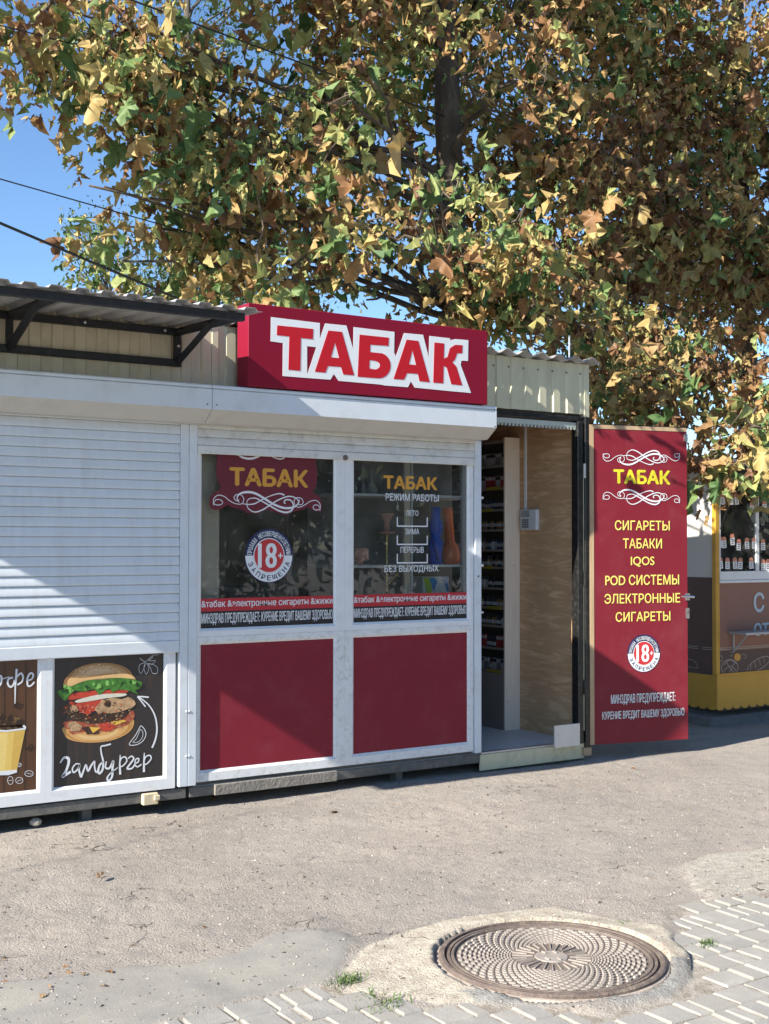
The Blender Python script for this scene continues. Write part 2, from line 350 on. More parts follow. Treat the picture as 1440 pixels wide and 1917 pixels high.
def disc(b, F, cu, cv, r0, r1, a0, a1, d, n=40):
    A = [R(a0+(a1-a0)*i/n) for i in range(n+1)]
    vs = [F.P(cu+r0*math.cos(a), cv+r0*math.sin(a), d) for a in A]+[F.P(cu+r1*math.cos(a), cv+r1*math.sin(a), d) for a in A]
    b.add(vs, [(i, i+n+1, i+n+2, i+1) for i in range(n)])
def badge18(F, cu, cv, r, d, parent):
    b = MB(); b.mat(M['print_navy']); disc(b, F, cu, cv, r*.62, r, 0, 180, d); disc(b, F, cu, cv, r*.66, r*1.015, 180, 360, d)
    b.mat(M['letter_white']); disc(b, F, cu, cv, r*.66, r*.985, 180, 360, d+.0006); disc(b, F, cu, cv, .0, r*.655, 0, 360, d+.0006)
    b.mat(M['badge_red']); disc(b, F, cu, cv, .0, r*.62, 0, 360, d+.0012)
    b.mat(M['letter_white'])
    g, f, _ = glyphs('18', 0)
    for k, ex in enumerate((0, .025, -.02, .04)): b.add([F.P(cu+r*(-.45+.73*p[0]+ex), cv+r*(-.46+.92*p[1]), d+.0018+.00008*k) for p in g], f)
    b.poly(F, [(cu+r*.37, cv-r*.03), (cu+r*.57, cv-r*.03), (cu+r*.57, cv+r*.02), (cu+r*.37, cv+r*.02)], d+.0018)
    b.poly(F, [(cu+r*.445, cv-r*.11), (cu+r*.495, cv-r*.11), (cu+r*.495, cv+r*.10), (cu+r*.445, cv+r*.10)], d+.0021)
    arc_text(b, F, 'ПРОДАЖА НЕСОВЕРШЕННОЛЕТНИМ', cu, cv, r*.82, r*.19, 178, 2, d+.0018)
    b.mat(M['print_navy']); arc_text(b, F, 'ЗАПРЕЩЕНА', cu, cv, r*.83, r*.19, 194, 346, d+.0018, flip=True, bold=.02)
    return b.build('age_badge', None, parent)
SW = [([(405, 480), (385, 430), (420, 385), (500, 370), (570, 385), (650, 430), (740, 485), (830, 520), (900, 525), (955, 510), (1000, 470), (1005, 430)], (6, 20, 20, 20, 6)),
      ([(855, 392), (800, 378), (710, 405), (620, 450), (560, 485), (500, 495), (440, 490)], (14, 8, 12, 6)),
      ([(480, 470), (490, 530), (550, 570), (620, 555), (700, 505), (780, 450), (870, 410), (930, 405), (985, 430), (1000, 470)], (6, 12, 12, 8)),
      ([(480, 470), (500, 440), (560, 430), (620, 455), (700, 500), (790, 550), (870, 570), (930, 545), (945, 490), (920, 445), (870, 440), (850, 465), (865, 480)], (6, 12, 16, 12, 10)),
      ([(160, 510), (160, 450), (200, 410), (260, 420), (310, 460), (370, 490), (430, 490), (450, 440), (420, 400), (375, 400), (355, 430), (375, 460), (405, 450)], 7),
      ([(160, 490), (180, 505), (225, 505), (245, 480), (225, 455), (185, 455), (165, 480)], 7),
      ([(1220, 545), (1222, 480), (1180, 440), (1120, 450), (1060, 490), (1000, 515), (960, 490), (955, 440), (985, 415), (1030, 425), (1045, 465), (1020, 490), (985, 475)], 7),
      ([(1215, 530), (1180, 540), (1150, 520), (1160, 490), (1200, 490), (1218, 515)], 7)]
def swirl(b, F, u0, u1, v0, v1, d, flip=False):
    k = (u1-u0)/1080
    for pts, w in SW:
        q = []
        for x, y in pts:
            t = (y-365)/215; q.append((u0+(x-150)*k, v1-(v1-v0)*(t if not flip else 1-t)))
        w = [a*k for a in w] if hasattr(w, '__len__') else w*k
        b.ribbon(F, q, w, d); d += .00015

# ------------------------------------------------------------------ ground
GX0, GX1, GY0, GY1 = -.3, 6.2, -4.3, .7
def axis(lo, hi, step, a, b):
    c = list(np.arange(lo, hi+1e-6, step)); s = step; x = hi; out = []
    while x < b: s *= 1.35; x += s; out.append(min(x, b))
    s = step; x = lo; left = []
    while x > a: s *= 1.35; x -= s; left.append(max(x, a))
    return np.array(left[::-1]+c+out)
def snoise(x, y, f, seed=0, oct=3):
    """cheap smooth value noise on numpy arrays"""
    tot = 0; amp = 1; nrm = 0
    for o in range(oct):
        r = np.random.default_rng(seed*17+o); T = r.random((128, 128)); fx = x*f; fy = y*f; ix = np.floor(fx).astype(int); iy = np.floor(fy).astype(int); tx = fx-ix; ty = fy-iy
        tx = tx*tx*(3-2*tx); ty = ty*ty*(3-2*ty); g = lambda i, j: T[i % 128, j % 128]
        tot = tot+amp*((g(ix, iy)*(1-tx)+g(ix+1, iy)*tx)*(1-ty)+(g(ix, iy+1)*(1-tx)+g(ix+1, iy+1)*tx)*ty); nrm += amp; amp *= .5; f *= 2.1
    return tot/nrm
def poly_dist(x, y, P):
    """signed distance to a polygon, positive inside"""
    P = np.array(P, float); d = np.full(x.shape, 1e9); ins = np.zeros(x.shape, bool); n = len(P)
    for i in range(n):
        a, b = P[i], P[(i+1) % n]; e = b-a; wx, wy = x-a[0], y-a[1]; t = np.clip((wx*e[0]+wy*e[1])/(e@e), 0, 1)
        d = np.minimum(d, np.hypot(wx-e[0]*t, wy-e[1]*t)); c = ((a[1] <= y) != (b[1] <= y)); 
        with np.errstate(divide='ignore', invalid='ignore'): xi = a[0]+(y-a[1])*e[0]/e[1] if e[1] != 0 else 1e9
        ins ^= c & (x < xi)
    return np.where(ins, d, -d)
def gp(pts): return [tuple(on(x, y, 2, 0.0)[:2]) for x, y in pts]
P_SMOOTH = gp([(-300, 1850), (0, 1842), (110, 1835), (230, 1812), (370, 1800), (450, 1782), (520, 1750), (600, 1742), (655, 1752), (648, 1790), (625, 1830), (560, 1850), (450, 1872), (330, 1910), (250, 1960), (-300, 2100)])
P_CREAM = gp([(650, 1855), (655, 1810), (700, 1765), (780, 1738), (870, 1722), (1040, 1700), (1180, 1728), (1240, 1735), (1270, 1760), (1310, 1790), (1290, 1815), (1200, 1830), (1000, 1870), (860, 1880), (760, 1872)])
P_RIGHT = gp([(1275, 1622), (1330, 1600), (1440, 1588), (1600, 1590), (1650, 1650), (1440, 1664), (1340, 1684), (1300, 1668)])
P_ROUGH = gp([(860, 1862), (960, 1858), (1130, 1848), (1240, 1805), (1310, 1800), (1350, 1850), (1280, 1870), (1200, 1890), (1100, 1880), (1000, 1885), (900, 1880)])
# edge of the paved strip (paver side is towards the camera)
PAVE_EDGE = [(-3, -2.88), (1.1, -2.845), (1.58, -2.835), (1.95, -2.805), (2.06, -2.79), (2.17, -2.81), (2.175, -2.93), (2.26, -3.03), (2.30, -3.15), (2.46, -3.22), (2.62, -3.36), (2.75, -3.50), (3.05, -3.53), (3.24, -3.44), (3.40, -3.28), (3.47, -3.13), (3.64, -3.00), (3.70, -2.88), (3.94, -2.84), (4.33, -2.86), (5.2, -2.88), (9, -2.95)]
def pave_y(x): return np.interp(x, [p[0] for p in PAVE_EDGE], [p[1] for p in PAVE_EDGE])
MHC = (2.948, -3.048); MHR = .40
xs = axis(GX0, GX1, .0135, -260, 320); ys = axis(GY0, GY1, .0135, -220, 380)
gx, gy = np.meshgrid(xs, ys, indexing='xy'); nx_, ny_ = len(xs), len(ys)
near = np.clip(1-np.maximum(np.maximum(GX0-gx, gx-GX1), np.maximum(GY0-gy, gy-GY1))/1.5, 0, 1)
smo = poly_dist(gx, gy, P_SMOOTH); cre = poly_dist(gx, gy, P_CREAM); rgt = poly_dist(gx, gy, P_RIGHT); rou = poly_dist(gx, gy, P_ROUGH)
fine = snoise(gx, gy, 16, 3, 3)-.5; mid = snoise(gx, gy, 2.2, 5, 3)-.5; grit = snoise(gx, gy, 45, 9, 2)-.5
asp = 1-np.clip(np.maximum(smo, np.maximum(cre, rgt))/.03+.5, 0, 1)
h = mid*.030+asp*(fine*.007+grit*.005)+(1-asp)*fine*.003
h += np.clip(cre/.05+.5, 0, 1)*.012+np.clip(rgt/.05+.5, 0, 1)*.012+np.clip(smo/.03+.5, 0, 1)*.006
h += -.020*np.exp(-(((gx-.55)/.35)**2+((gy+2.25)/.13)**2))            # shallow hollow left of the patch
h = np.where(gy > -.25, h*.6-.004, h)
pav = gy-pave_y(gx)
edge = np.clip(-pav/.02+.5, 0, 1)*(gy > -8)*(gx > -3.2)*(gx < 9)
h = h*(1-edge)+(-.0055+fine*.005)*edge
dm = np.hypot(gx-MHC[0], gy-MHC[1]); h = np.where(dm < MHR+.02, -.03, h); h = np.where((dm >= MHR+.02) & (dm < MHR+.12) & (edge < .5), h+.012*(1-(dm-MHR-.02)/.1), h)
h -= .035*np.clip((2.6-gx)/2.6, 0, 1)*np.clip((gy+1.6)/1.6, 0, 1)
h *= near; h = np.where(near <= 0, 0, h)
V = np.c_[gx.ravel(), gy.ravel(), h.ravel()]
idx = np.arange(nx_*ny_).reshape(ny_, nx_); Q = np.stack([idx[:-1, :-1], idx[:-1, 1:], idx[1:, 1:], idx[1:, :-1]], -1).reshape(-1, 4)
def np_mesh(name, V, Fq, mats, smooth=True, attrs=None, mi=None):
    k = Fq.shape[1]; me = bpy.data.meshes.new(name); me.vertices.add(len(V)); me.vertices.foreach_set('co', V.astype(np.float32).ravel())
    me.loops.add(Fq.size); me.loops.foreach_set('vertex_index', Fq.astype(np.int32).ravel()); me.polygons.add(len(Fq))
    me.polygons.foreach_set('loop_start', np.arange(0, Fq.size, k, dtype=np.int32))
    try: me.polygons.foreach_set('loop_total', np.full(len(Fq), k, dtype=np.int32))
    except Exception: pass
    for m in mats: me.materials.append(m)
    if mi is not None: me.polygons.foreach_set('material_index', mi.astype(np.int32))
    me.polygons.foreach_set('use_smooth', np.full(len(Fq), smooth))
    for n, a in (attrs or {}).items():
        at = me.attributes.new(n, 'FLOAT', 'POINT'); at.data.foreach_set('value', a.astype(np.float32).ravel())
    me.update(); me.validate(); return me
def ground_mat():
    m = bpy.data.materials.new('ground'); m.use_nodes = True; N, L = nodes(m); b = N['Principled BSDF']; b.inputs['Roughness'].default_value = .95; b.inputs['Specular IOR Level'].default_value = .25
    g = N.new('ShaderNodeNewGeometry'); P = g.outputs['Position']
    def noise(sc, det=6, ro=.6, stretch=None):
        n = N.new('ShaderNodeTexNoise'); n.inputs['Scale'].default_value = sc; n.inputs['Detail'].default_value = det; n.inputs['Roughness'].default_value = ro; L.new(P, n.inputs['Vector']); return n.outputs[0]
    def rng(src, a, b_, c=0., d=1.):
        r = N.new('ShaderNodeMapRange'); r.inputs[1].default_value = a; r.inputs[2].default_value = b_; r.inputs[3].default_value = c; r.inputs[4].default_value = d; L.new(src, r.inputs[0]); return r.outputs[0]
    def mix(f, a, b_):
        x = N.new('ShaderNodeMix'); x.data_type = 'RGBA'
        if isinstance(f, float): x.inputs[0].default_value = f
        else: L.new(f, x.inputs[0])
        for i, c in ((6, a), (7, b_)):
            if isinstance(c, tuple): x.inputs[i].default_value = (*c, 1)
            else: L.new(c, x.inputs[i])
        return x.outputs[2]
    def mth(op, a, b_):
        x = N.new('ShaderNodeMath'); x.operation = op
        for i, c in ((0, a), (1, b_)):
            if isinstance(c, (int, float)): x.inputs[i].default_value = c
            else: L.new(c, x.inputs[i])
        return x.outputs[0]
    dust = (.395, .345, .295); grey = (.235, .22, .20); dark = (.085, .078, .07)
    c = mix(rng(noise(.9, 6, .6), .40, .60), dust, (.33, .30, .265))
    c = mix(rng(noise(9, 6, .7), .50, .68), c, grey)
    vo = N.new('ShaderNodeTexVoronoi'); vo.inputs['Scale'].default_value = 95; L.new(P, vo.inputs['Vector'])
    c = mix(rng(vo.outputs['Distance'], .05, .5, .0, .35), c, (.43, .39, .34))
    c = mix(mth('MULTIPLY', rng(noise(120, 5, .75), .545, .63), rng(noise(2.4, 4), .44, .6, .12, 1.)), c, dark)
    c = mix(mth('MULTIPLY', rng(noise(.55, 7, .62), .47, .66, 0., .42), rng(noise(55, 4, .7), .38, .6, .35, 1.)), c, (.17, .158, .145))
    c = mix(rng(noise(.8, 8, .7), .60, .72, 0., .5), c, (.46, .42, .36))
    def patch(attr, col, k=.04, sc=14, sh=.035):
        a = N.new('ShaderNodeAttribute'); a.attribute_name = attr
        f = mth('ADD', a.outputs['Fac'], mth('MULTIPLY', mth('SUBTRACT', noise(sc, 7, .65), .5), k*3)); return rng(f, -sh*.3, sh*.3)
    s_ = patch('smooth', None, .03); c = mix(s_, c, mix(rng(noise(4, 8, .7), .35, .65), (.31, .29, .25), (.235, .226, .208)))
    r_ = patch('rightp', None, .05, 16); c = mix(r_, c, mix(rng(noise(30, 8, .8), .38, .6), (.52, .49, .42), (.34, .31, .26)))
    k_ = patch('cream', None, .05, 12); c = mix(k_, c, mix(rng(noise(13, 9, .75), .42, .64), (.58, .53, .43), (.40, .34, .27)))
    o_ = patch('rough', None, .04, 16); c = mix(o_, c, mix(rng(noise(20, 9, .75), .38, .62), (.38, .37, .34), (.26, .25, .23)))
    e = N.new('ShaderNodeAttribute'); e.attribute_name = 'sand'; c = mix(e.outputs['Fac'], c, mix(rng(noise(18, 6), .4, .6), (.45, .41, .35), (.30, .26, .21)))
    # cracks
    v2 = N.new('ShaderNodeTexVoronoi'); v2.feature = 'DISTANCE_TO_EDGE'; v2.inputs['Scale'].default_value = 1.15
    wp = N.new('ShaderNodeVectorMath'); wp.operation = 'ADD'; nn = N.new('ShaderNodeTexNoise'); nn.inputs['Scale'].default_value = 5; nn.inputs['Detail'].default_value = 6; L.new(P, nn.inputs['Vector'])
    sc_ = N.new('ShaderNodeVectorMath'); sc_.operation = 'SCALE'; sc_.inputs['Scale'].default_value = .5; L.new(nn.outputs['Color'], sc_.inputs[0]); L.new(P, wp.inputs[0]); L.new(sc_.outputs[0], wp.inputs[1]); L.new(wp.outputs[0], v2.inputs['Vector'])
    cr = mth('MULTIPLY', rng(v2.outputs['Distance'], .0, .006, 1., 0.), rng(noise(1.3, 3), .57, .63)); c = mix(cr, c, (.06, .052, .045))
    L.new(c, b.inputs['Base Color'])
    hh = mth('ADD', mth('MULTIPLY', noise(60, 8, .75), .6), mth('MULTIPLY', noise(210, 5, .7), .35)); hh = mth('SUBTRACT', hh, mth('MULTIPLY', vo.outputs['Distance'], .25)); hh = mth('SUBTRACT', hh, cr)
    flat = mth('SUBTRACT', 1.0, mth('MULTIPLY', s_, .75))
    bp = N.new('ShaderNodeBump'); bp.inputs['Distance'].default_value = .016; L.new(flat, bp.inputs['Strength']); L.new(hh, bp.inputs['Height']); L.new(bp.outputs[0], b.inputs['Normal'])
    M['ground'] = m
ground_mat()
gme = np_mesh('ground', V, Q, [M['ground']], True, dict(smooth=smo, cream=cre, rightp=rgt, rough=rou, sand=edge))
ground = put('ground', gme, kind='structure')
def gz(x, y):
    i = min(max(np.searchsorted(xs, x), 1), nx_-1); j = min(max(np.searchsorted(ys, y), 1), ny_-1); return float(h[j, i])

# loose chips on the worn asphalt
def chips(n, mat_, name, s0, s1):
    base = np.array([(1, 0, 0), (-.5, .8, 0), (-.5, -.8, .1), (.1, 0, .6), (.2, -.1, -.5)]); T = np.array([(0, 1, 3), (1, 2, 3), (2, 0, 3), (1, 0, 4), (2, 1, 4), (0, 2, 4)])
    Vs = []; Fs = []; k = 0
    while k < n:
        x = random.uniform(.3, 6.0); y = random.uniform(-3.6, .2)
        if y < pave_y(x) or math.hypot(x-MHC[0], y-MHC[1]) < MHR+.03: continue
        if random.random() > .25+.9*float(snoise(np.array(x), np.array(y), 2.2, 5, 3)): continue
        s = random.uniform(s0, s1)*random.choice((1, 1, 1, 1.6)); a = random.uniform(0, 6.28); c, sn = math.cos(a), math.sin(a)
        p = base*s*np.array([1, random.uniform(.5, 1), random.uniform(.5, 1)])+RNG.normal(0, s*.15, base.shape)
        q = np.c_[p[:, 0]*c-p[:, 1]*sn+x, p[:, 0]*sn+p[:, 1]*c+y, p[:, 2]+gz(x, y)+s*.15]; Vs.append(q); Fs.append(T+5*k); k += 1
    put(name, np_mesh(name, np.concatenate(Vs), np.concatenate(Fs), [M[mat_]], False), kind='stuff', label='small loose stones and grit scattered over the worn asphalt' if 'chip' in mat_ else 'dark crumbs of asphalt scattered over the worn ground', cat='gravel')
chips(5200, 'stone_chip', 'gravel', .0018, .0052); chips(3200, 'stone_dark', 'asphalt_crumbs', .0025, .0075)

# ------------------------------------------------------------------ pavement of small concrete blocks
pv = put('pavement', None, loc=(2.5, -3.3, 0), kind='structure')
pm = [M['paver'], M['paver_b'], M['paver_c']]; allp = []
rowh = .128; row = 0; yy = -2.805
while yy > -6.0:
    x = -1.4+random.uniform(0, .1)
    while x < 7.6:
        w = random.choice((.062, .09, .128, .128, .15)); cx, cy = x+w/2, yy-rowh/2
        if cy+.012 < float(pave_y(cx)) and math.hypot(cx-MHC[0], cy-MHC[1]) > MHR+.055 and float(poly_dist(np.array([cx]), np.array([cy]), P_ROUGH)[0]) < -.0:
            px_, py_, pz_ = project((cx, cy, 0)); allp.append((cx, cy, w, px_, py_))
        x += w
    yy -= rowh; row += 1
def paver_geo(b, cx, cy, w, m):
    g = random.uniform(.0045, .007); bv = .006; z = random.uniform(-.003, .003)+.001; tx = random.uniform(-.010, .010); ty = random.uniform(-.010, .010)
    jx = [random.uniform(-.002, .002) for _ in range(8)]
    b.mat(m); hx, hy = w/2-g, rowh/2-.0032
    q = [(-hx+jx[0], -hy+jx[1]), (hx+jx[2], -hy+jx[3]), (hx+jx[4], hy+jx[5]), (-hx+jx[6], hy+jx[7])]
    zt = lambda px, py: z+px*tx+py*ty
    vs = [(cx+a, cy+c, -.05) for a, c in q]+[(cx+a, cy+c, zt(a, c)-bv) for a, c in q]+[(cx+a*(1-bv/abs(a)), cy+c*(1-bv/abs(c)), zt(a, c)) for a, c in q]
    b.add(vs, [(0, 1, 5, 4), (1, 2, 6, 5), (2, 3, 7, 6), (3, 0, 4, 7), (4, 5, 9, 8), (5, 6, 10, 9), (6, 7, 11, 10), (7, 4, 8, 11), (8, 9, 10, 11)])
allp.sort(key=lambda t: (not (-15 < t[3] < 1455 and t[4] < 1935), -t[4]))
rest = MB()
for i, (cx, cy, w, a, c) in enumerate(allp):
    inv = -15 < a < 1455 and c < 1935
    if i < 300 and inv: b = MB(); paver_geo(b, cx, cy, w, random.choice(pm)); b.build('paver', None, pv)
    else: paver_geo(rest, cx, cy, w, random.choice(pm))
rest.build('paving', None, pv, kind='stuff')
# thin concrete edging beyond the blocks on the right
b = MB(); 
for i in range(14):
    x0 = 3.96+i*.26; b.box(x0, x0+.258, -2.842, -2.815, -.05, .007+random.uniform(-.002, .002), .005)
b.build('kerb_strip', M['collar'], None, kind='structure')

# ------------------------------------------------------------------ manhole
mh = thing('manhole_cover', (MHC[0], MHC[1], 0), 'round rusty iron manhole cover with raised studs beside the grey pavers', 'manhole cover')
MZ = .018; c3 = (MHC[0], MHC[1], 0)
b = MB(); b.lathe(c3, [(.435, -.05), (.425, -.004), (.415, .008), (.402, MZ-.008), (.40, -.02)], 64); b.build('concrete_collar', M['collar'], mh)
b = MB(); b.lathe(c3, [(.405, -.03), (.405, MZ), (.398, MZ+.004), (.385, MZ+.004), (.383, MZ-.010), (.376, MZ-.010), (.374, MZ+.001), (.364, MZ+.001), (.363, MZ-.006), (.3, -.04)], 80); b.build('rim', M['iron_rim'], mh)
b = MB(); b.lathe(c3, [(.3625, -.03), (.3625, MZ-.007), (.358, MZ+.001), (.350, MZ+.001), (.348, MZ-.008), (.02, MZ-.004), (.001, MZ-.004)], 72); b.build('cover_plate', M['iron'], mh)
b = MB()
rr = .148; nst = 44; k = 0
while rr < .341:
    wr = .0042+.0050*(rr-.15)/.19
    for i in range(nst):
        t = 2*math.pi*(i+.5*(k % 2))/nst; cx, cy = MHC[0]+rr*math.cos(t), MHC[1]+rr*math.sin(t); wt = math.pi*rr/nst*.78
        vs = []
        for (q, zz) in ((1.0, MZ-.009), (.78, MZ-.0015)):
            for j in range(6):
                u = 2*math.pi*j/6; dr, dt = wr*q*math.cos(u), wt*q*math.sin(u); vs.append((cx+dr*math.cos(t)-dt*math.sin(t), cy+dr*math.sin(t)+dt*math.cos(t), zz))
        b.add(vs, [(j, (j+1) % 6, (j+1) % 6+6, j+6) for j in range(6)]+[tuple(range(6, 12))])
    rr += wr*2.3; k += 1
b.build('studs', M['iron_worn'], mh, kind='stuff')
b = MB()
for i in range(28):
    t = 2*math.pi*i/28; c, s_ = math.cos(t), math.sin(t); r0, r1 = (.066, .140) if i % 2 else (.090, .143)
    vs = [(MHC[0]+r*c-q*s_, MHC[1]+r*s_+q*c, zz) for zz in (MZ-.007, MZ+.0) for r, q in ((r0, -.0015), (r1, -.0022), (r1, .0022), (r0, .0015))]
    b.add(vs, [(4, 5, 6, 7), (0, 1, 5, 4), (1, 2, 6, 5), (2, 3, 7, 6), (3, 0, 4, 7)])
b.build('spokes', M['iron_worn'], mh)
b = MB(); b.lathe((c3[0], c3[1], 0), [(.062, MZ-.006), (.058, MZ-.001), (.012, MZ-.0005), (.001, MZ-.0005)], 32)
for dx, dy in ((.035, .02), (-.035, -.02), (0.0, .04), (.0, -.045)): b.box(MHC[0]+dx-.004, MHC[0]+dx+.004, MHC[1]+dy-.011, MHC[1]+dy+.011, MZ-.002, MZ+.004, .001)
b.build('centre_boss', M['iron_worn'], mh)

# ------------------------------------------------------------------ shared builders for the kiosks
def corr(b, x0, x1, z0, z1, y, pitch=.1235, dep=.011, ph=0.0):
    """trapezoid wall sheet facing -y"""
    pr = [(0, 0), (.44, 0), (.50, dep), (.92, dep), (.98, 0)]; pts = []
    k = math.floor((x0-ph)/pitch)
    while True:
        for a, dd in pr:
            xx = ph+(k+a)*pitch
            if x0 <= xx <= x1: pts.append((xx, y-dep+dd))
        k += 1
        if ph+k*pitch > x1: break
    pts = [(x0, pts[0][1])]+pts+[(x1, pts[-1][1])]; n = len(pts)
    b.add([(x, yy, z0) for x, yy in pts]+[(x, yy, z1) for x, yy in pts], [(i, i+1, i+1+n, i+n) for i in range(n-1)])
def shutter_box(b, x0, x1):
    pr = [(0.0, 2.372), (-.218, 2.372), (-.222, 2.366), (-.222, 2.353), (-.210, 2.3525), (-.210, 2.3475), (-.2225, 2.347), (-.2225, 2.236), (-.125, 2.166), (0.0, 2.166)]
    n = len(pr); vs = [(x0, y, z) for y, z in pr]+[(x1, y, z) for y, z in pr]
    b.mat(M['white_alu']); b.add(vs, [(i, i+1, i+1+n, i+n) for i in range(7)])
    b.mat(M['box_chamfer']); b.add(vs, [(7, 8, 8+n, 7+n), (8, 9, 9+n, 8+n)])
    b.mat(M['white_alu']); b.add(vs, [tuple(range(n))[::-1], tuple(range(n, 2*n))])
def slat_mesh(x0, x1, hgt=.052):
    pr = [(.004, 0), (-.0075, .0003), (-.0094, .0025), (-.0098, .007), (-.0092, .016), (-.0078, .026), (-.0060, .036), (-.0046, hgt-.008), (-.0040, hgt-.0045), (.004, hgt-.004), (.004, hgt)]
    b = MB(); n = len(pr); b.add([(x0, y, z) for y, z in pr]+[(x1, y, z) for y, z in pr], [(i, i+n, i+1+n, i+1) for i in range(n-1)])
    return b
def opening_frame(b, x0, x1, z0, z1, X0, X1, Z0, Z1, yf=-.013, bw=.014):
    """white profile frame round an opening (x0..z1 is the visible infill), with a bevelled glazing bead"""
    ox0, ox1, oz0, oz1 = x0-bw, x1+bw, z0-bw, z1+bw
    b.box(X0, ox0, yf, .03, Z0, Z1); b.box(ox1, X1, yf, .03, Z0, Z1); b.box(ox0, ox1, yf, .03, Z0, oz0); b.box(ox0, ox1, yf, .03, oz1, Z1)
    o = [(ox0, yf+.002, oz0), (ox1, yf+.002, oz0), (ox1, yf+.002, oz1), (ox0, yf+.002, oz1)]; i = [(x0, -.001, z0), (x1, -.001, z0), (x1, -.001, z1), (x0, -.001, z1)]; j = [(p[0], .012, p[2]) for p in i]
    b.add(o+i+j, [(0, 1, 5, 4), (1, 2, 6, 5), (2, 3, 7, 6), (3, 0, 4, 7), (4, 5, 9, 8), (5, 6, 10, 9), (6, 7, 11, 10), (7, 4, 8, 11)])
def rail(x0, x1, parent, z0=.132, z1=2.166, screws=(.30, .55, 2.02)):
    b = MB(); b.box(x0+.0008, x1-.0008, -.028, .02, z0, z1, .002); o = b.build('guide_rail', M['white_alu'], parent)
    xm = x1-.008 if x0 < 2.86 else (x0+.008 if x0 < 3 else (x0+x1)/2)
    for z in screws:
        s = MB(); s.lathe((0, 0, 0), [(.007, 0), (.007, .002), (.004, .004)], 8); s.v = [(xm+x, -.028-zz, z+y) for x, y, zz in s.v]; s.build('screw', M['white_alu' if x0 < 3 else 'dark_button'], o)
def base_gear(x0, x1, parent, seed):
    rs = random.Random(seed)
    b = MB(); b.box(x0, x1, -.005, .10, .062, .118, .004); b.build('base_beam', M['base_steel'], parent)
    b = MB(); b.box(x0, x1, .30, .36, .0, .12); b.build('rear_beam', M['base_steel'], parent)
# ------------------------------------------------------------------ left kiosk: snacks
kb = thing('snack_kiosk', (1.2, 0, 0), 'grey shuttered snack kiosk with coffee and hamburger posters and a black framed awning', 'kiosk')
KX0 = -1.5
b = MB(); b.box(KX0, 2.86, .06, 2.2, .12, 2.60); b.build('body', M['beige_steel'], kb)
b = MB(); corr(b, KX0, 3.05, 2.33, 2.738, .0, ph=.00); b.build('corrugated_wall', M['beige_steel'], kb)
b = MB(); shutter_box(b, KX0, 2.925); o = b.build('shutter_box', None, kb)
s = MB(); 
for x in (2.865,): s.lathe((0, 0, 0), [(.005, 0), (.004, .002)], 8)
s.v = [(2.898+x, -.2225-z, 2.262+y) for x, y, z in s.v]; s.build('screw', M['dark_button'], o)
rail(2.825, 2.8775, kb)
rs = put('roller_shutter', None, kb, loc=(0, 0, 0)); rs.matrix_parent_inverse = Matrix.Identity(4); rs.location = (0, 0, 0); rs.parent = kb; rs.matrix_parent_inverse = Matrix.Translation(-Vector(kb.location))
sm = slat_mesh(KX0, 2.824); sme = None
zz = .952; n = 0
while zz < 2.16:
    if sme is None:
        sm.mats = [M['slat_white']]; sm.m = [0]*len(sm.f); sme = sm.mesh('slat', False)
    o = bpy.data.objects.new('slat', sme); COL.objects.link(o); o.parent = rs; o.location = (random.uniform(-.0015, 0), -.0155, zz); zz += .0525; n += 1
b = MB(); b.box(KX0, 2.824, -.031, -.014, .884, .952, .004); b.build('bottom_bar', M['white_alu'], rs)
# framed posters below
fm = MB()
xa0, xa1 = .95, 2.032; xb0, xb1 = 2.123, 2.742; zp0, zp1 = .200, .95
opening_frame(fm, xa0, xa1, zp0, zp1, .85, 2.0775, .128, 1.0); opening_frame(fm, xb0, xb1, zp0, zp1, 2.078, 2.808, .128, 1.0); fm.build('window_frame', M['pvc'], kb)
b = MB(); b.box(KX0, .848, -.010, .03, .128, .95, .003); b.build('lower_panel', M['pvc'], kb)
FP = Frame((0, .002, 0), (1, 0, 0))
pc = MB(); pc.box(xa0-.01, xa1+.01, .002, .02, zp0-.01, zp1+.01); pc = pc.build('poster', M['poster_wood'], kb, label='coffee poster with a yellow paper cup on brown boards')
ph = MB(); ph.box(xb0-.01, xb1+.01, .002, .02, zp0-.01, zp1+.01); ph = ph.build('poster', M['poster_dark'], kb, label='hamburger poster on a dark board')
b = MB(); b.mat(M['groove'])
for xx in (1.86, 1.97, 1.76, 1.66): b.poly(FP, [(xx, zp0), (xx+.0035, zp0), (xx+.0035, zp1), (xx, zp1)], .001)
b.build('board_lines', None, pc)
# hamburger drawing, points read on the poster face
def zp(sc, ox, oy):
    return lambda pts, d=.002: [FP.uv(ox+x/sc, oy+y/sc, d) for x, y in pts]
H_ = zp(6.545, 100, 1220); C_ = zp(7.373, 0, 1240)
def blob(b, conv, pts, m, d, jag=0.0, n=3):
    b.mat(m); q = conv(pts); 
    if n > 1:
        p = np.array(q); out = []
        for i in range(len(p)):
            a, c, e, g = p[i-1], p[i], p[(i+1) % len(p)], p[(i+2) % len(p)]
            for t in np.linspace(0, 1, n, endpoint=False): out.append(.5*((2*c)+(-a+e)*t+(2*a-5*c+4*e-g)*t*t+(-a+3*c-3*e+g)*t**3))
        p = np.array(out)
        if jag: p = p+RNG.normal(0, jag, p.shape)
        q = [tuple(v) for v in p]
    # orient towards the viewer
    ar = sum(q[i][0]*q[(i+1) % len(q)][1]-q[(i+1) % len(q)][0]*q[i][1] for i in range(len(q)))
    if ar < 0: q = q[::-1]
    b.poly(FP, q, d)
b = MB()
blob(b, H_, [(130, 1000), (120, 930), (300, 900), (600, 880), (850, 860), (980, 830), (975, 930), (880, 1020), (700, 1090), (480, 1115), (280, 1100), (170, 1060)], M['bun_low'], .0012)
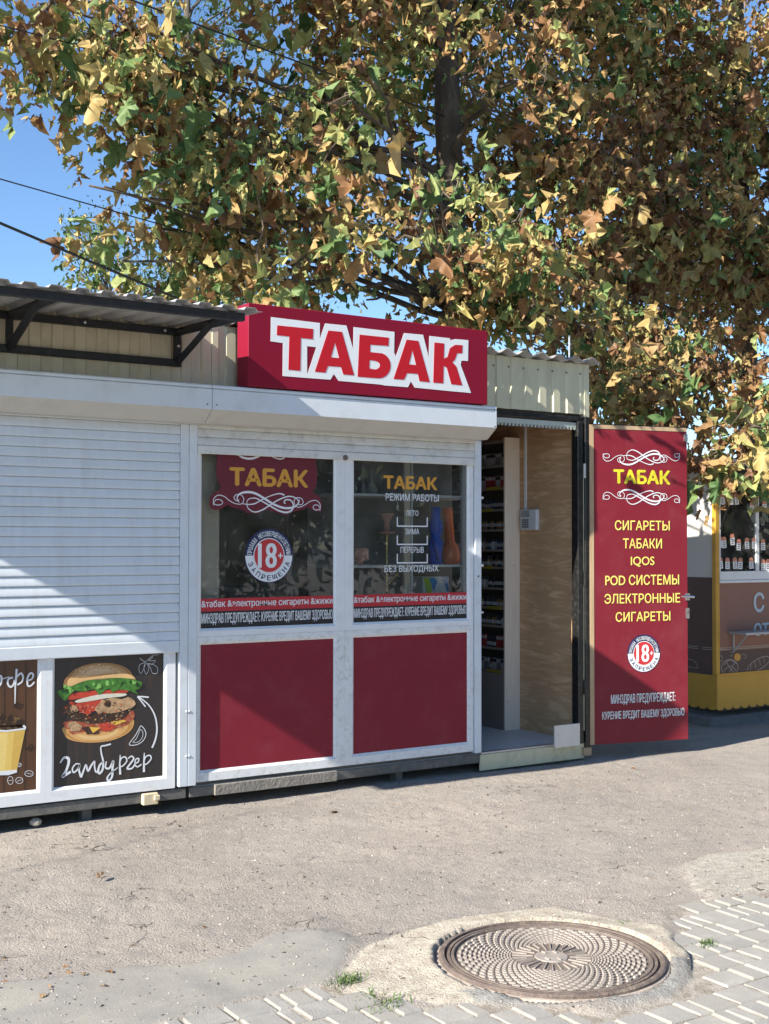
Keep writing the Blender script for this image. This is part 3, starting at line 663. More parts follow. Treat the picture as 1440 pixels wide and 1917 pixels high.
blob(b, H_, [(125, 900), (150, 860), (250, 850), (500, 870), (800, 850), (960, 730), (1005, 760), (960, 850), (850, 920), (700, 960), (560, 990), (400, 980), (250, 1000), (150, 930)], M['bacon'], .0016, .003)
blob(b, H_, [(440, 920), (580, 930), (485, 995)], M['cheese'], .0036, n=1)
blob(b, H_, [(700, 860), (860, 835), (900, 850), (760, 900)], M['cheese'], .0030, n=1)
blob(b, H_, [(190, 760), (260, 740), (450, 780), (700, 730), (880, 720), (890, 800), (700, 860), (500, 880), (320, 870), (230, 830)], M['patty'], .0020, .004)
blob(b, H_, [(350, 940), (440, 925), (485, 995), (560, 975), (540, 1005), (420, 1010)], M['patty'], .0024, .002)
blob(b, H_, [(560, 890), (660, 870), (760, 920), (700, 970), (600, 960)], M['tomato'], .0026, .002)
blob(b, H_, [(180, 900), (260, 850), (340, 900), (320, 970), (230, 980)], M['mushroom'], .0028, .003)
blob(b, H_, [(190, 640), (300, 600), (480, 600), (600, 580), (620, 640), (560, 690), (480, 740), (400, 770), (330, 740), (250, 700)], M['tomato'], .0026, .004)
blob(b, H_, [(600, 600), (760, 570), (970, 570), (985, 680), (850, 720), (740, 750), (600, 740), (520, 700)], M['mushroom'], .0030, .003)
blob(b, H_, [(80, 680), (160, 660), (290, 670), (300, 730), (200, 750), (90, 740)], M['patty'], .0028, .004)
blob(b, H_, [(205, 690), (240, 650), (300, 690), (290, 730), (220, 735)], M['mushroom'], .0034, .002)
blob(b, H_, [(510, 690), (560, 660), (610, 700), (590, 745), (520, 740)], M['mushroom'], .0036, .002)
blob(b, H_, [(620, 610), (680, 595), (710, 640), (690, 680), (630, 660)], M['patty'], .0036, .002)
blob(b, H_, [(190, 530), (300, 500), (450, 480), (640, 470), (890, 460), (900, 500), (700, 530), (400, 560), (190, 590)], M['tomato'], .0026)
blob(b, H_, [(270, 600), (400, 560), (600, 520), (880, 512), (860, 545), (650, 570), (480, 600), (300, 625)], M['onion'], .0034)
blob(b, H_, [(180, 420), (140, 440), (230, 380), (420, 330), (700, 300), (960, 310), (990, 350), (700, 370), (400, 400), (200, 450)], M['bun_pale'], .0020)
blob(b, H_, [(50, 480), (120, 460), (230, 420), (420, 350), (600, 340), (760, 320), (900, 325), (1080, 370), (1060, 450), (1000, 470), (1040, 525), (940, 480), (800, 465), (720, 500), (690, 450), (620, 480), (560, 530), (500, 460), (420, 480), (340, 490), (260, 480), (190, 540), (150, 600), (90, 560), (60, 520)], M['lettuce'], .0040, .0, 2)
for k in range(26):
    x = random.uniform(80, 1030); y = 470-(x-60)*.09+random.uniform(-40, 30); L_ = random.uniform(18, 50)
    blob(b, H_, [(x, y-L_*.6), (x+L_*.7, y-L_*.2), (x+L_*.4, y+L_*.6), (x-L_*.3, y+L_*.3)], M[random.choice(('lettuce_light', 'lettuce_dark', 'lettuce_light', 'lettuce_dark'))], .0046+.0001*k, .003)
blob(b, H_, [(125, 430), (130, 360), (180, 290), (260, 220), (380, 165), (520, 140), (680, 140), (820, 165), (920, 220), (970, 290), (975, 330), (860, 262), (700, 275), (520, 300), (330, 320), (190, 330), (185, 400)], M['bun'], .0032)
for k_, (m_, f_) in enumerate((('bun_1', 1.0), ('bun_2', .9), ('bun_3', .72), ('bun_4', .45))):
    blob(b, H_, [(560+(x-560)*f_, 262+(y-262)*f_-8*(1-f_)) for x, y in [(140, 400), (150, 340), (200, 275), (280, 210), (390, 165), (520, 144), (680, 146), (820, 172), (915, 228), (962, 295), (860, 262), (700, 275), (520, 300), (330, 320), (195, 335)]], M[m_], .0033+.00006*k_)
for k_, (m_, f_) in enumerate((('low_1', .97), ('low_2', .86), ('low_3', .6))):
    blob(b, H_, [(540+(x-540)*f_, 1040+(y-1040)*f_) for x, y in [(150, 1000), (300, 1015), (500, 1030), (700, 1005), (860, 950), (970, 880), (960, 940), (870, 1015), (700, 1080), (480, 1105), (290, 1092), (185, 1050)]], M[m_], .0013+.00006*k_)
blob(b, H_, [(190, 330), (330, 322), (520, 302), (700, 277), (860, 264), (975, 300), (975, 330), (720, 320), (520, 335), (350, 365), (185, 432)], M['bun_pale'], .0036)
for k in range(46):
    a = random.uniform(.15, .95); x = 150+800*a; y = 330-190*math.sin(math.pi*min(a*.9+.08, 1))+random.uniform(8, 95)
    if y < 262: blob(b, H_, [(x, y-7), (x+7, y), (x+2, y+8), (x-5, y+3)], M['sesame'], .0042, n=2)
for k in range(120):
    x = random.uniform(120, 960); y = random.uniform(600, 960); 
    if y > 930-abs(x-550)*.25: continue
    L_ = random.uniform(6, 20); nm_ = random.choice(('bacon', 'mushroom', 'patty', 'patty', 'tomato', 'bun', 'coffee') if y < 880 else ('bacon', 'mushroom', 'patty', 'tomato'))
    blob(b, H_, [(x, y-L_*.5), (x+L_, y-L_*.2), (x+L_*.8, y+L_*.4), (x-L_*.6, y+L_*.5)], M[nm_], .0078+.00003*k, .0012)
for k in range(30):
    x = random.uniform(200, 930); y = random.uniform(640, 900); blob(b, H_, [(x-9, y), (x, y-3), (x+10, y-1), (x, y+3)], M['sesame'], .0120+.00002*k, n=2)
b.build('hamburger_print', None, ph)
b = MB(); b.mat(M['print_white'])
def strokes(b, conv, L_, d):
    for i, (pts, w) in enumerate(L_):
        q = conv(pts); s0 = abs(conv([(0, 0)])[0][0]-conv([(100, 0)])[0][0])/100
        b.ribbon(FP, q, [a*s0 for a in w] if hasattr(w, '__len__') else w*s0, d+.00012*i)
strokes(b, H_, [
 ([(85, 1365), (130, 1300), (185, 1310), (185, 1380), (150, 1470), (115, 1530), (150, 1510), (215, 1470)], (14, 34, 30, 34, 30)),
 ([(330, 1380), (280, 1375), (235, 1430), (250, 1480), (300, 1440), (325, 1385), (315, 1450), (340, 1540)], (14, 20, 24)),
 ([(340, 1540), (370, 1460), (400, 1385), (415, 1440), (430, 1460), (465, 1395), (505, 1345), (505, 1400), (520, 1470), (550, 1470)], (26, 18, 26, 18, 22)),
 ([(705, 1132), (640, 1150), (585, 1165), (590, 1250), (610, 1340), (605, 1440), (570, 1490), (550, 1460), (570, 1390), (610, 1350)], (20, 16, 26, 30, 20)),
 ([(650, 1345), (640, 1420), (690, 1425), (735, 1340), (725, 1430), (720, 1530), (680, 1580), (660, 1550), (700, 1490), (790, 1420)], (16, 26, 28, 24, 10)),
 ([(820, 1265), (815, 1380), (820, 1505)], (12, 30)), ([(812, 1380), (830, 1310), (880, 1290), (900, 1340), (850, 1400), (815, 1410)], 17),
 ([(915, 1310), (955, 1280), (985, 1310), (945, 1370), (905, 1430), (960, 1430), (1000, 1380)], (14, 24, 20)),
 ([(1000, 1370), (1040, 1350), (1045, 1310), (1010, 1320), (1000, 1380), (1030, 1410), (1080, 1380)], 17),
 ([(1115, 1240), (1110, 1340), (1110, 1475)], (12, 30)), ([(1108, 1360), (1130, 1290), (1180, 1270), (1198, 1310), (1150, 1370), (1112, 1385)], 17)], .0012)
strokes(b, H_, [([(1210, 1178), (1250, 1080), (1270, 950), (1250, 800), (1190, 680), (1110, 600), (1035, 552)], (24, 22, 16, 14)), ([(1170, 558), (1100, 552), (1030, 550)], 18), ([(1030, 550), (1080, 610), (1130, 675)], 16),
 ([(1070, 905), (1010, 1020), (930, 1135), (1020, 1140), (1100, 1090), (1135, 1010), (1110, 940), (1070, 905)], 9), ([(1065, 950), (1020, 1060), (975, 1110), (1040, 1105), (1090, 1050), (1095, 980), (1065, 950)], 6),
 ([(1060, 80), (1130, 120), (1200, 60), (1215, 70), (1170, 110), (1250, 110), (1210, 150), (1150, 140)], 5), ([(1130, 130), (1060, 160), (1050, 230), (1075, 265), (1110, 200), (1130, 130), (1110, 200), (1140, 275), (1170, 200), (1140, 140)], 5),
 ([(1160, 150), (1230, 160), (1275, 200), (1270, 262), (1215, 262), (1190, 200), (1160, 150)], 5)], .0014)
b.poly(FP, H_([(1205, 45), (1295, 40), (1295, 36), (1205, 41)])[::1], .0012); b.build('lettering', None, ph)
b = MB(); b.mat(M['print_white'])
strokes(b, C_, [([(-330, 90), (-335, 350)], 30), ([(-230, 130), (-330, 230), (-220, 350)], 24), ([(-90, 330), (-60, 240), (-10, 190), (20, 200), (15, 290), (-40, 360)], 26), ([(10, 240), (90, 210), (130, 200)], 12),
 ([(180, 210), (120, 230), (110, 300), (150, 340), (190, 300), (200, 240)], 26), ([(230, 90), (225, 200), (212, 330), (210, 450), (208, 570)], (26, 30, 22, 18, 12)), ([(235, 200), (290, 150), (320, 200), (300, 270), (240, 310)], 24),
 ([(380, 250), (440, 230), (460, 170), (420, 150), (380, 220), (385, 320), (430, 320), (475, 270)], (20, 26, 22))], .0014)
for cx, cy, rx, ry, t in ((145, 1630, 38, 55, .1), (267, 1630, 50, 42, .5), (402, 1535, 58, 40, -.4), (270, 1415, 25, 25, 0)):
    strokes(b, C_, [([(cx+rx*math.cos(a), cy+ry*math.sin(a)) for a in np.linspace(0, 6.28, 12)], 7), ([(cx-rx*.6, cy+ry*.6*math.sin(t)), (cx, cy), (cx+rx*.6, cy-ry*.5*math.sin(t))], 6)], .0016)
b.build('lettering', None, pc)
b = MB()
blob(b, C_, [(-240, 950), (350, 930), (235, 1490), (-170, 1520)], M['cup_yellow'], .0020, n=1)
blob(b, C_, [(200, 960), (340, 940), (232, 1480), (150, 1500)], M['cup_1'], .0021, n=1); blob(b, C_, [(-60, 975), (110, 970), (70, 1500), (-40, 1510)], M['cup_2'], .0021, n=1)
blob(b, C_, [(-170, 1520), (235, 1480), (235, 1520), (120, 1555), (-60, 1560), (-170, 1550)], M['print_white'], .0022, n=1)
blob(b, C_, [(-240, 950), (100, 960), (355, 925), (362, 890), (330, 860), (310, 880), (330, 905), (100, 935), (-240, 925)], M['print_white'], .0026, n=1)
blob(b, C_, [(-240, 920), (100, 930), (310, 900), (315, 850), (280, 770), (240, 740), (170, 820), (60, 830), (-60, 780), (-240, 850)], M['coffee'], .0024, .004)
blob(b, C_, [(0, 700), (50, 760), (90, 700), (190, 720), (240, 790), (220, 850), (150, 870), (0, 850), (-120, 830), (-100, 700)], M['coffee'], .0030, .006)
for cx, cy in ((245, 590), (405, 1170), (20, 750)): blob(b, C_, [(cx-50, cy+35), (cx-30, cy-25), (cx+35, cy-40), (cx+50, cy), (cx+5, cy+40)], M['coffee'], .0026)
b.build('cup_print', None, pc)
base_gear(KX0, 2.88, kb, 1)
b = MB(); o0 = on(268, 1487, 1, -.03); b.box(o0[0], o0[0]+.088, -.036, .0, o0[2]-.062, o0[2], .004); b.box(o0[0]+.06, o0[0]+.094, -.047, -.036, o0[2]-.040, o0[2]-.010, .004); b.build('socket_box', M['cream_plastic'], kb)
# awning
aw = put('awning', None, kb); aw.matrix_parent_inverse = Matrix.Translation(-Vector(kb.location))
AX0, AX1, AY = -.05, 2.80, -.80; t_ = .02
def tube_box(x0, x1, y0, y1, z0, z1, nm='tube'):
    b = MB(); b.box(x0, x1, y0, y1, z0, z1, .003); b.build(nm, M['black_steel'], aw)
zr, zf = 2.700, 2.668
tube_box(AX0, AX1+.02, -.046, -.012, zr-.04, zr); tube_box(AX0, AX1+.02, -.046, -.012, 2.485, 2.525)
tube_box(AX0, AX1+.03, AY-.02, AY+.02, zf-.04, zf)
def bar(p, q, nm='brace', w=.018):
    b = MB(); b.tube([p, q], w*1.35, 4); b.v = b.v; b.build(nm, M['black_steel'], aw)
for x in (AX1, 1.86, .9, AX0+.02):
    bar((x, -.03, zr-.02), (x, AY, zf-.02), 'rafter'); bar((x, -.03, 2.505), (x, AY*.62, zf+.0), 'brace'); tube_box(x-.018, x+.018, -.044, -.014, 2.525, zr-.04, 'upright')
b = MB(); nrib = 24; pit = .125; xs0 = -.12; x = xs0; prof = []
while x < 2.93: prof += [(x, .0), (x+.04, .0), (x+.052, .016), (x+.105, .016), (x+.117, .0)]; x += pit
prof = [p for p in prof if p[0] <= 2.90]+[(2.90, 0)]; n = len(prof); g = []
for (yy, zz) in ((-.0, zr+.012), (AY-.075, zf+.004)):
    g += [(px, yy, zz+pz) for px, pz in prof]
for (yy, zz) in ((-.0, zr+.0135), (AY-.075, zf+.0055)):
    g += [(px, yy, zz+pz) for px, pz in prof]
b.add(g, [(i, i+n, i+n+1, i+1) for i in range(n-1)]+[(i+2*n, i+2*n+1, i+3*n+1, i+3*n) for i in range(n-1)]+[(n+i, 3*n+i, 3*n+i+1, n+i+1) for i in range(n-1)]); b.build('roof_sheet', M['sheet_grey'], aw)
b = MB()
for x, z in ((1.40+.86, 2.680), (2.72, 2.680), (2.80, 2.60), (1.05, 2.68)):
    s = MB(); s.lathe((0, 0, 0), [(.009, 0), (.008, .004), (.003, .006)], 8); s.v = [(x+a, -.046-c, z+d) for a, d, c in s.v]; s.build('bolt', M['galv'], aw)

# ------------------------------------------------------------------ tobacco kiosk
kt = thing('tobacco_kiosk', (4.4, 0, 0), 'white and burgundy tobacco kiosk with two windows and an open door', 'kiosk')
def wavy_roof(x0, x1, y0, y1, z0, z1, parent, amp=.017, pit=.15, name='roof'):
    b = MB(); n = int((x1-x0)/pit*10)+1; t = np.linspace(x0, x1, n); g = []
    for (yy, zz) in ((y0, z0), (y1, z1), (y0, z0+.007), (y1, z1+.007)): g += [(x, yy, zz+amp*math.sin(2*math.pi*x/pit)) for x in t]
    b.add(g, [(i, i+1, i+n+1, i+n) for i in range(n-1)]+[(i+2*n, i+3*n, i+3*n+1, i+2*n+1) for i in range(n-1)]+[(i, i+2*n, i+2*n+1, i+1) for i in range(n-1)])
    return b.build(name, M['slate'], parent, smooth=True)
wavy_roof(KX0, 3.10, -.03, 2.3, 2.765, 2.60, kb)
rf = wavy_roof(3.11, 5.955, -.07, 2.3, 2.765, 2.60, kt)
b = MB(); b.tube([on(1066, 690, 1, .15), on(1066, 628, 1, .15)], .006, 8); b.build('pipe', M['galv'], rf)
b = MB(); corr(b, 3.052, 5.87, 2.395, 2.745, .0, ph=.03); b.build('corrugated_wall', M['beige_steel_right'], kt)
b = MB(); b.box(5.86, 5.905, -.016, .03, 2.375, 2.745, .002); b.build('corner_trim', M['beige_steel_right'], kt); b = MB(); b.box(3.02, 3.06, -.018, .02, 2.375, 2.735, .002); b.build('corner_trim', M['beige_steel_right'], kt)
for i in range(7):
    s = MB(); s.lathe((0, 0, 0), [(.007, 0), (.006, .004)], 6); s.v = [(5.06+i*.127+a, -.014-c, 2.675+d) for a, d, c in s.v]; s.build('screw', M['dark_button'], kt)
b = MB(); b.box(4.95, 5.90, -.010, .04, 2.345, 2.375, .004); b.build('lintel', M['black_frame'], kt)
b = MB(); shutter_box(b, 2.929, 4.922); o = b.build('shutter_box', None, kt)
for x, z in ((2.955, 2.262), (4.905, 2.355), (4.908, 2.245)):
    s = MB(); s.lathe((0, 0, 0), [(.005, 0), (.004, .002)], 8); s.v = [(x+a, -.2225-c, z+d) for a, d, c in s.v]; s.build('screw', M['dark_button'], o)
rail(2.8785, 2.930, kt); rail(4.897, 4.949, kt, screws=(1.28,))
rt = put('roller_shutter', None, kt); rt.matrix_parent_inverse = Matrix.Translation(-Vector(kt.location))
sm = slat_mesh(2.931, 4.896, .0475); sm.mats = [M['white_alu_dirty']]; sm.m = [0]*len(sm.f); sme2 = sm.mesh('slat', False)
for k in range(3):
    o = bpy.data.objects.new('slat', sme2); COL.objects.link(o); o.parent = rt; o.location = (0, -.0155, 2.052+k*.0475)
b = MB(); b.box(2.931, 4.896, -.031, -.014, 2.003, 2.051, .004); bb = b.build('bottom_bar', M['white_alu_dirty'], rt)
for x in (3.533, 4.413):
    b = MB(); b.box(x-.012, x+.012, -.043, -.031, 2.024, 2.040, .004); b.build('latch', M['white_alu'], bb)
s = MB(); s.lathe((0, 0, 0), [(.017, 0), (.016, .006), (.006, .008)], 14); s.v = [(3.905+a, -.031-c, 2.016+d) for a, d, c in s.v]; s.build('lock', M['iron_rim'], bb)
# frame, glass, lower panels
WA = (2.966, 3.841); WB = (3.984, 4.850); ZG = (1.009, 2.0); ZP = (.207, .917)
fm = MB()
opening_frame(fm, WA[0], WA[1], ZG[0], ZG[1]+.03, 2.932, 3.912, .963, 2.05); opening_frame(fm, WB[0], WB[1], ZG[0], ZG[1]+.03, 3.913, 4.893, .963, 2.05)
fm.build('window_frame', M['pvc'], kt)
fm = MB(); opening_frame(fm, WA[0], WA[1], ZP[0], ZP[1], 2.932, 3.912, .145, .962); opening_frame(fm, WB[0], WB[1], ZP[0], ZP[1], 3.913, 4.893, .145, .962); fm.build('lower_frame', M['pvc_low'], kt)
for w in (WA, WB):
    b = MB(); b.box(w[0]-.008, w[1]+.008, .0, .02, ZP[0]-.008, ZP[1]+.008); b.build('lower_panel', M['red_panel'], kt)
wins = []
for w in (WA, WB):
    b = MB(); b.box(w[0]-.006, w[1]+.006, .004, .010, ZG[0]-.006, ZG[1]+.05); wins.append(b.build('window_pane', M['window_glass'], kt))
FG = Frame((0, .004, 0), (1, 0, 0))
wl, wr = wins
Z6 = lambda x, y: (370+x/5.333, 850+y/5.333)
pts = [(200, 0), (185, 120), (190, 230), (232, 330), (205, 370), (160, 385), (125, 430), (115, 500), (130, 545), (180, 560), (250, 545), (290, 510), (350, 535), (420, 545), (500, 590), (600, 595), (700, 555), (800, 590), (880, 610), (960, 575), (1050, 555), (1100, 530), (1150, 565), (1210, 580), (1245, 560), (1240, 480), (1215, 420), (1170, 395), (1150, 380), (1190, 300), (1195, 180), (1170, 0)]
q = [FG.uv(*Z6(x, y), .001) for x, y in pts][::-1]; q = q[::-1]
ar = sum(q[i][0]*q[(i+1) % len(q)][1]-q[(i+1) % len(q)][0]*q[i][1] for i in range(len(q))); q = q if ar > 0 else q[::-1]
b = MB(); b.prism(FG, [(u, min(v, 2.03)) for u, v in q], .0012, .0004); b.build('sticker', M['badge_burgundy'], wl)
u0, v1 = FG.uv(*Z6(150, 372), .002); u1, _ = FG.uv(*Z6(1230, 480), .002); _, v0 = FG.uv(*Z6(150, 560), .002)
b = MB(); swirl(b, FG, u0, u1, v0-.012, v1+.004, .002); swirl(b, FG, u0, u1, 1.985, 2.12, .002, True); b.v = [(x, y, min(z, 2.03)) for x, y, z in b.v]; b.build('ornament', M['print_white'], wl)
text(FG, 'ТАБАК', 429.5, 577.5, 875.7, 907.5, .002, M['print_orange'], wl, .075)
cu, cv = FG.uv(504, 1040, .002); r_ = (FG.uv(548.8, 1039, .002)[0]-FG.uv(459.6, 1039, .002)[0])/2
badge18(FG, cu, cv, r_, .0016, wl)
for w, x0, x1, o in ((WA, 377.5, 623, wl), (WB, 662.5, 873, wr)):
    b = MB(); b.mat(M['strip_red']); b.poly(FG, [(w[0], 1.105), (w[1], 1.105), (w[1], 1.178), (w[0], 1.178)], .0012)
    b.mat(M['strip_black']); b.poly(FG, [(w[0], 1.009), (w[1], 1.009), (w[1], 1.105), (w[0], 1.105)], .0012); b.build('sticker', None, o)
    text_uv(FG, '&табак &электронные сигареты &жижи', w[0]+.004, w[1]-.004, 1.119, 1.168, .002, M['print_white'], o, .02)
    text_uv(FG, 'МИНЗДРАВ ПРЕДУПРЕЖДАЕТ: КУРЕНИЕ ВРЕДИТ ВАШЕМУ ЗДОРОВЬЮ', w[0]+.004, w[1]-.004, 1.026, 1.094, .002, M['print_white'], o, .012)
text(FG, 'ТАБАК', 718, 818.8, 890.7, 913.8, .002, M['print_orange'], wr, .075)
text(FG, 'РЕЖИМ РАБОТЫ', 722.2, 821.5, 923.2, 936.8, .002, M['print_white'], wr, .015)
text(FG, 'ЛЕТО', 760, 783.5, 955.3, 965.3, .002, M['print_white'], wr, .015)
text(FG, 'ЗИМА', 758.8, 785, 989.5, 1000.3, .002, M['print_white'], wr, .015)
text(FG, 'ПЕРЕРЫВ', 750, 793.5, 1024, 1034.8, .002, M['print_white'], wr, .015)
text(FG, 'БЕЗ ВЫХОДНЫХ', 720, 821, 1058.6, 1073.3, .002, M['print_white'], wr, .015)
b = MB()
for y0, y1 in ((968, 986), (1002.6, 1020.3), (1037, 1055)):
    ua, va = FG.uv(743, y1, .002); ub, _ = FG.uv(801, y1, .002); _, vb = FG.uv(743, y0, .002); t = .008
    b.poly(FG, [(ua, va), (ub, va), (ub, va+t), (ua, va+t)], .002); b.poly(FG, [(ua, va+t), (ua+t, va+t), (ua+t, vb), (ua, vb)], .002); b.poly(FG, [(ub-t, va+t), (ub, va+t), (ub, vb), (ub-t, vb)], .002)
b.build('hour_boxes', M['print_white'], wr)
# shell of the room
WX = 5.865
b = MB(); b.box(2.89, 2.93, .035, 2.2, .12, 2.6); b.box(2.93, WX+.06, 2.2, 2.24, .12, 2.6); b.build('inner_wall', M['inner_wall'], kt)
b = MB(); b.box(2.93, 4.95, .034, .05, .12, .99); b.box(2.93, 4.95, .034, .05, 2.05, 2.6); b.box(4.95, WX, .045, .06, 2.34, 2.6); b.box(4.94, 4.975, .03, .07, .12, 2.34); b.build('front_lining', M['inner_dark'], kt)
b = MB(); b.box(WX, WX+.018, .05, 2.2, .12, 2.5); b.build('plywood_wall', M['plywood'], kt)
b = MB(); b.box(WX+.02, WX+.045, .03, 2.2, .06, 2.74); b.build('side_wall', M['beige_steel_right'], kt)
b = MB(); b.box(2.93, WX, .05, 2.2, 2.44, 2.5); b.build('ceiling', M['ceiling_brown'], kt)
b = MB(); b.box(2.93, WX, .012, 2.2, .06, .120); b.build('floor', M['linoleum'], kt)
b = MB(); b.box(4.952, 5.855, -.012, .006, .010, .115, .003); b.build('threshold', M['threshold'], kt)
b = MB(); b.box(4.965, 5.80, -.004, .045, .115, .128, .003); b.build('door_sill', M['galv'], kt)
base_gear(2.90, 5.0, kt, 2)
for x0_, x1_, z_ in ((3.05, 3.86, .0), ):
    b = MB(); b.box(x0_, x1_, -.022, -.006, .060, .122, .003); b.build('base_cover', M['concrete_raw'], kt)
for x in (4.33, 5.2, 5.83):
    b = MB(); b.box(x, x+.05, .05, .12, -.04, .06); b.build('foot', M['base_steel'], kt)
for x in (2.3, 1.2, .4):
    b = MB(); b.box(x, x+.05, .05, .12, -.06, .06); b.build('foot', M['base_steel'], kb)
# comb of the strip curtain
b = MB(); b.box(5.03, 5.80, .0, .012, 2.300, 2.335, .002)
for i in range(24): b.box(5.04+i*.032, 5.056+i*.032, -.001, .010, 2.284, 2.302)
b.build('curtain_rail', M['rubber_strip'], kt)
# black door posts
b = MB(); b.box(5.795, 5.845, -.02, .05, .115, 2.345, .004); b.box(5.855, 5.902, -.03, .045, .03, 2.375, .004); b.build('door_post', M['black_frame'], kt)
b = MB(); b.box(5.8455, 5.8545, -.014, .03, .20, 2.0); b.build('post_edge', M['threshold'], kt)
a0 = on(1037, 1357, 1, -.05); b = MB(); b.box(a0[0], a0[0]+.225, -.062, -.048, .112, .263, .002); b.build('kick_board', M['board_beige'], kt)
b = MB(); b.box(5.83, 5.90, -.04, .03, .03, .085, .004); b.build('wood_block', M['timber'], kt)

# ------------------------------------------------------------------ the door, swung right open
dr = put('door', None, kt); dr.matrix_parent_inverse = Matrix.Translation(-Vector(kt.location))
TH = R(13.0); FD = Frame((5.945, -.045, 0), (math.cos(TH), -math.sin(TH), 0))
uL, vB = FD.uv(1113, 1391); uR, vBR = FD.uv(1290, 1378); _, vT = FD.uv(1111, 795)
uR0 = FD.uv(1284, 800)[0]; uR = (uR+uR0)/2
vT = 2.325; vB = .100
b = MB(); b.fbox(FD, uL, uR, vB, vT-.028, -.045, 0); dp = b.build('door_panel', M['door_red'], dr)
b = MB(); b.fbox(FD, uL-.034, uL-.0008, vB, vT, -.044, .003); b.fbox(FD, uL, uR-.002, vT-.0275, vT, -.044, .003); b.build('wood_edge', M['timber'], dr)
b = MB(); b.fbox(FD, uL-.048, uR-.002, vB, vT+.012, -.052, -.0455); b.fbox(FD, uL-.062, uL-.0345, vB, vT+.014, -.050, .0); b.build('steel_edge', M['black_frame'], dr)
Z7 = lambda x, y: (1090+x/4.114, 770+y/4.114)
Z8 = lambda x, y: (1090+x/4.114, 1080+y/4.114)
def dtext(s, conv, x0, x1, yt, yb, m, bold=.02, shadow='print_shadow'):
    xl, ya = conv(x0, yt); xr, yb_ = conv(x1, yb); return text(FD, s, xl, xr, ya, yb_, .002, M[m], dr, bold, shadow)
dtext('ТАБАК', Z7, 240, 680, 450, 552, 'print_yellow2', .07)
dtext('СИГАРЕТЫ', Z7, 252, 675, 840, 915, 'print_yellow', .02)
dtext('ТАБАКИ', Z7, 315, 615, 980, 1055, 'print_yellow', .02)
dtext('IQOS', Z7, 375, 557, 1120, 1197, 'print_yellow', .02)
dtext('POD СИСТЕМЫ', Z7, 178, 747, 1262, 1340, 'print_yellow', .02)
dtext('ЭЛЕКТРОННЫЕ', Z8, 172, 755, 132, 207, 'print_yellow', .02)
dtext('СИГАРЕТЫ', Z8, 258, 680, 272, 346, 'print_yellow', .02)
dtext('МИНЗДРАВ ПРЕДУПРЕЖДАЕТ:', Z8, 222, 718, 908, 992, 'print_white', .012)
dtext('КУРЕНИЕ ВРЕДИТ ВАШЕМУ ЗДОРОВЬЮ', Z8, 155, 788, 1040, 1112, 'print_white', .012)
b = MB()
for y0, y1, fl in ((285, 408, True), (598, 718, False)):
    ua, va = FD.uv(*Z7(157, y1), .002); ub, _ = FD.uv(*Z7(754, y1), .002); _, vb = FD.uv(*Z7(157, y0), .002); swirl(b, FD, ua, ub, va, vb, .0022, fl)
b.build('ornament', M['print_white'], dr)
cu, cv = FD.uv(*Z8(475, 588), .002); r_ = (FD.uv(*Z8(600, 588), .002)[0]-FD.uv(*Z8(350, 588), .002)[0])/2; badge18(FD, cu, cv, r_, .002, dr)
hu, hv = FD.uv(1285, 1116)
b = MB(); b.fbox(FD, hu-.012, hu+.026, hv-.03, hv+.02, .001, .006); b.tube([FD.P(hu+.02, hv-.003, .004), FD.P(hu+.02, hv-.003, .05)], .010, 8)
b.tube([FD.P(hu+.03, hv-.003, .05), FD.P(hu-.03, hv, .052), FD.P(hu-.075, hv+.001, .050)], [.010, .009, .007], 8); b.build('handle', M['chrome'], dr)
b = MB(); b.fbox(FD, hu-.008, hu+.022, hv-.16, hv-.085, .001, .005); b.build('lock_plate', M['chrome'], dr)
s = MB(); s.tube([FD.P(hu+.008, hv-.115, .004), FD.P(hu+.008, hv-.115, .012)], .008, 10); s.build('keyhole', M['dark_button'], dr)
b = MB(); b.fbox(FD, uR-.026, uR+.004, vT-.095, vT-.045, -.01, .006); b.build('bracket', M['galv'], dr)
for z in (.5, 1.25, 2.0):
    b = MB(); b.tube([FD.P(uL-.072, z-.05, .0), FD.P(uL-.072, z+.05, .0)], .010, 8); b.build('hinge', M['galv' if z == 2.0 else 'black_frame'], dr)

# ------------------------------------------------------------------ roof sign
SY = -.235
FS = Frame((0, SY, 0), (1, 0, 0))
sg = thing('shop_sign', (4.0, SY, 2.38), 'burgundy box sign with big red and white letters above the tobacco kiosk', 'sign')
su0 = FS.uv(465, 640)[0]; su1 = FS.uv(913, 690)[0]
sz0 = .5*(FS.uv(465, 722)[1]+FS.uv(911, 758)[1]); sz1 = .5*(FS.uv(465, 564)[1]+FS.uv(914, 622)[1])
b = MB(); b.box(su0, su1, SY, SY+.14, sz0, sz1, .003); b.build('box', M['sign_red'], sg)
Z4 = lambda pts, d: [FS.uv(430+x/2.769, 540+y/2.769, d) for x, y in pts]
def ccw(q):
    a = sum(q[i][0]*q[(i+1) % len(q)][1]-q[(i+1) % len(q)][0]*q[i][1] for i in range(len(q))); return q if a > 0 else q[::-1]
def flat(b, pts, holes, d0, d1):
    """flat cut-out letter with holes, with a little thickness"""
    from mathutils.geometry import tessellate_polygon
    loops = [ccw(Z4(pts, d1))]+[ccw(Z4(hh, d1))[::-1] for hh in holes]
    tri = tessellate_polygon([[Vector((u, v, 0)) for u, v in l] for l in loops]); allv = [p for l in loops for p in l]; n = len(allv)
    b.add([FS.P(u, v, d1) for u, v in allv], [t for t in tri])
    for l in loops:
        m = len(l); b.add([FS.P(u, v, d0) for u, v in l]+[FS.P(u, v, d1) for u, v in l], [(i, (i+1) % m, (i+1) % m+m, i+m) for i in range(m)])
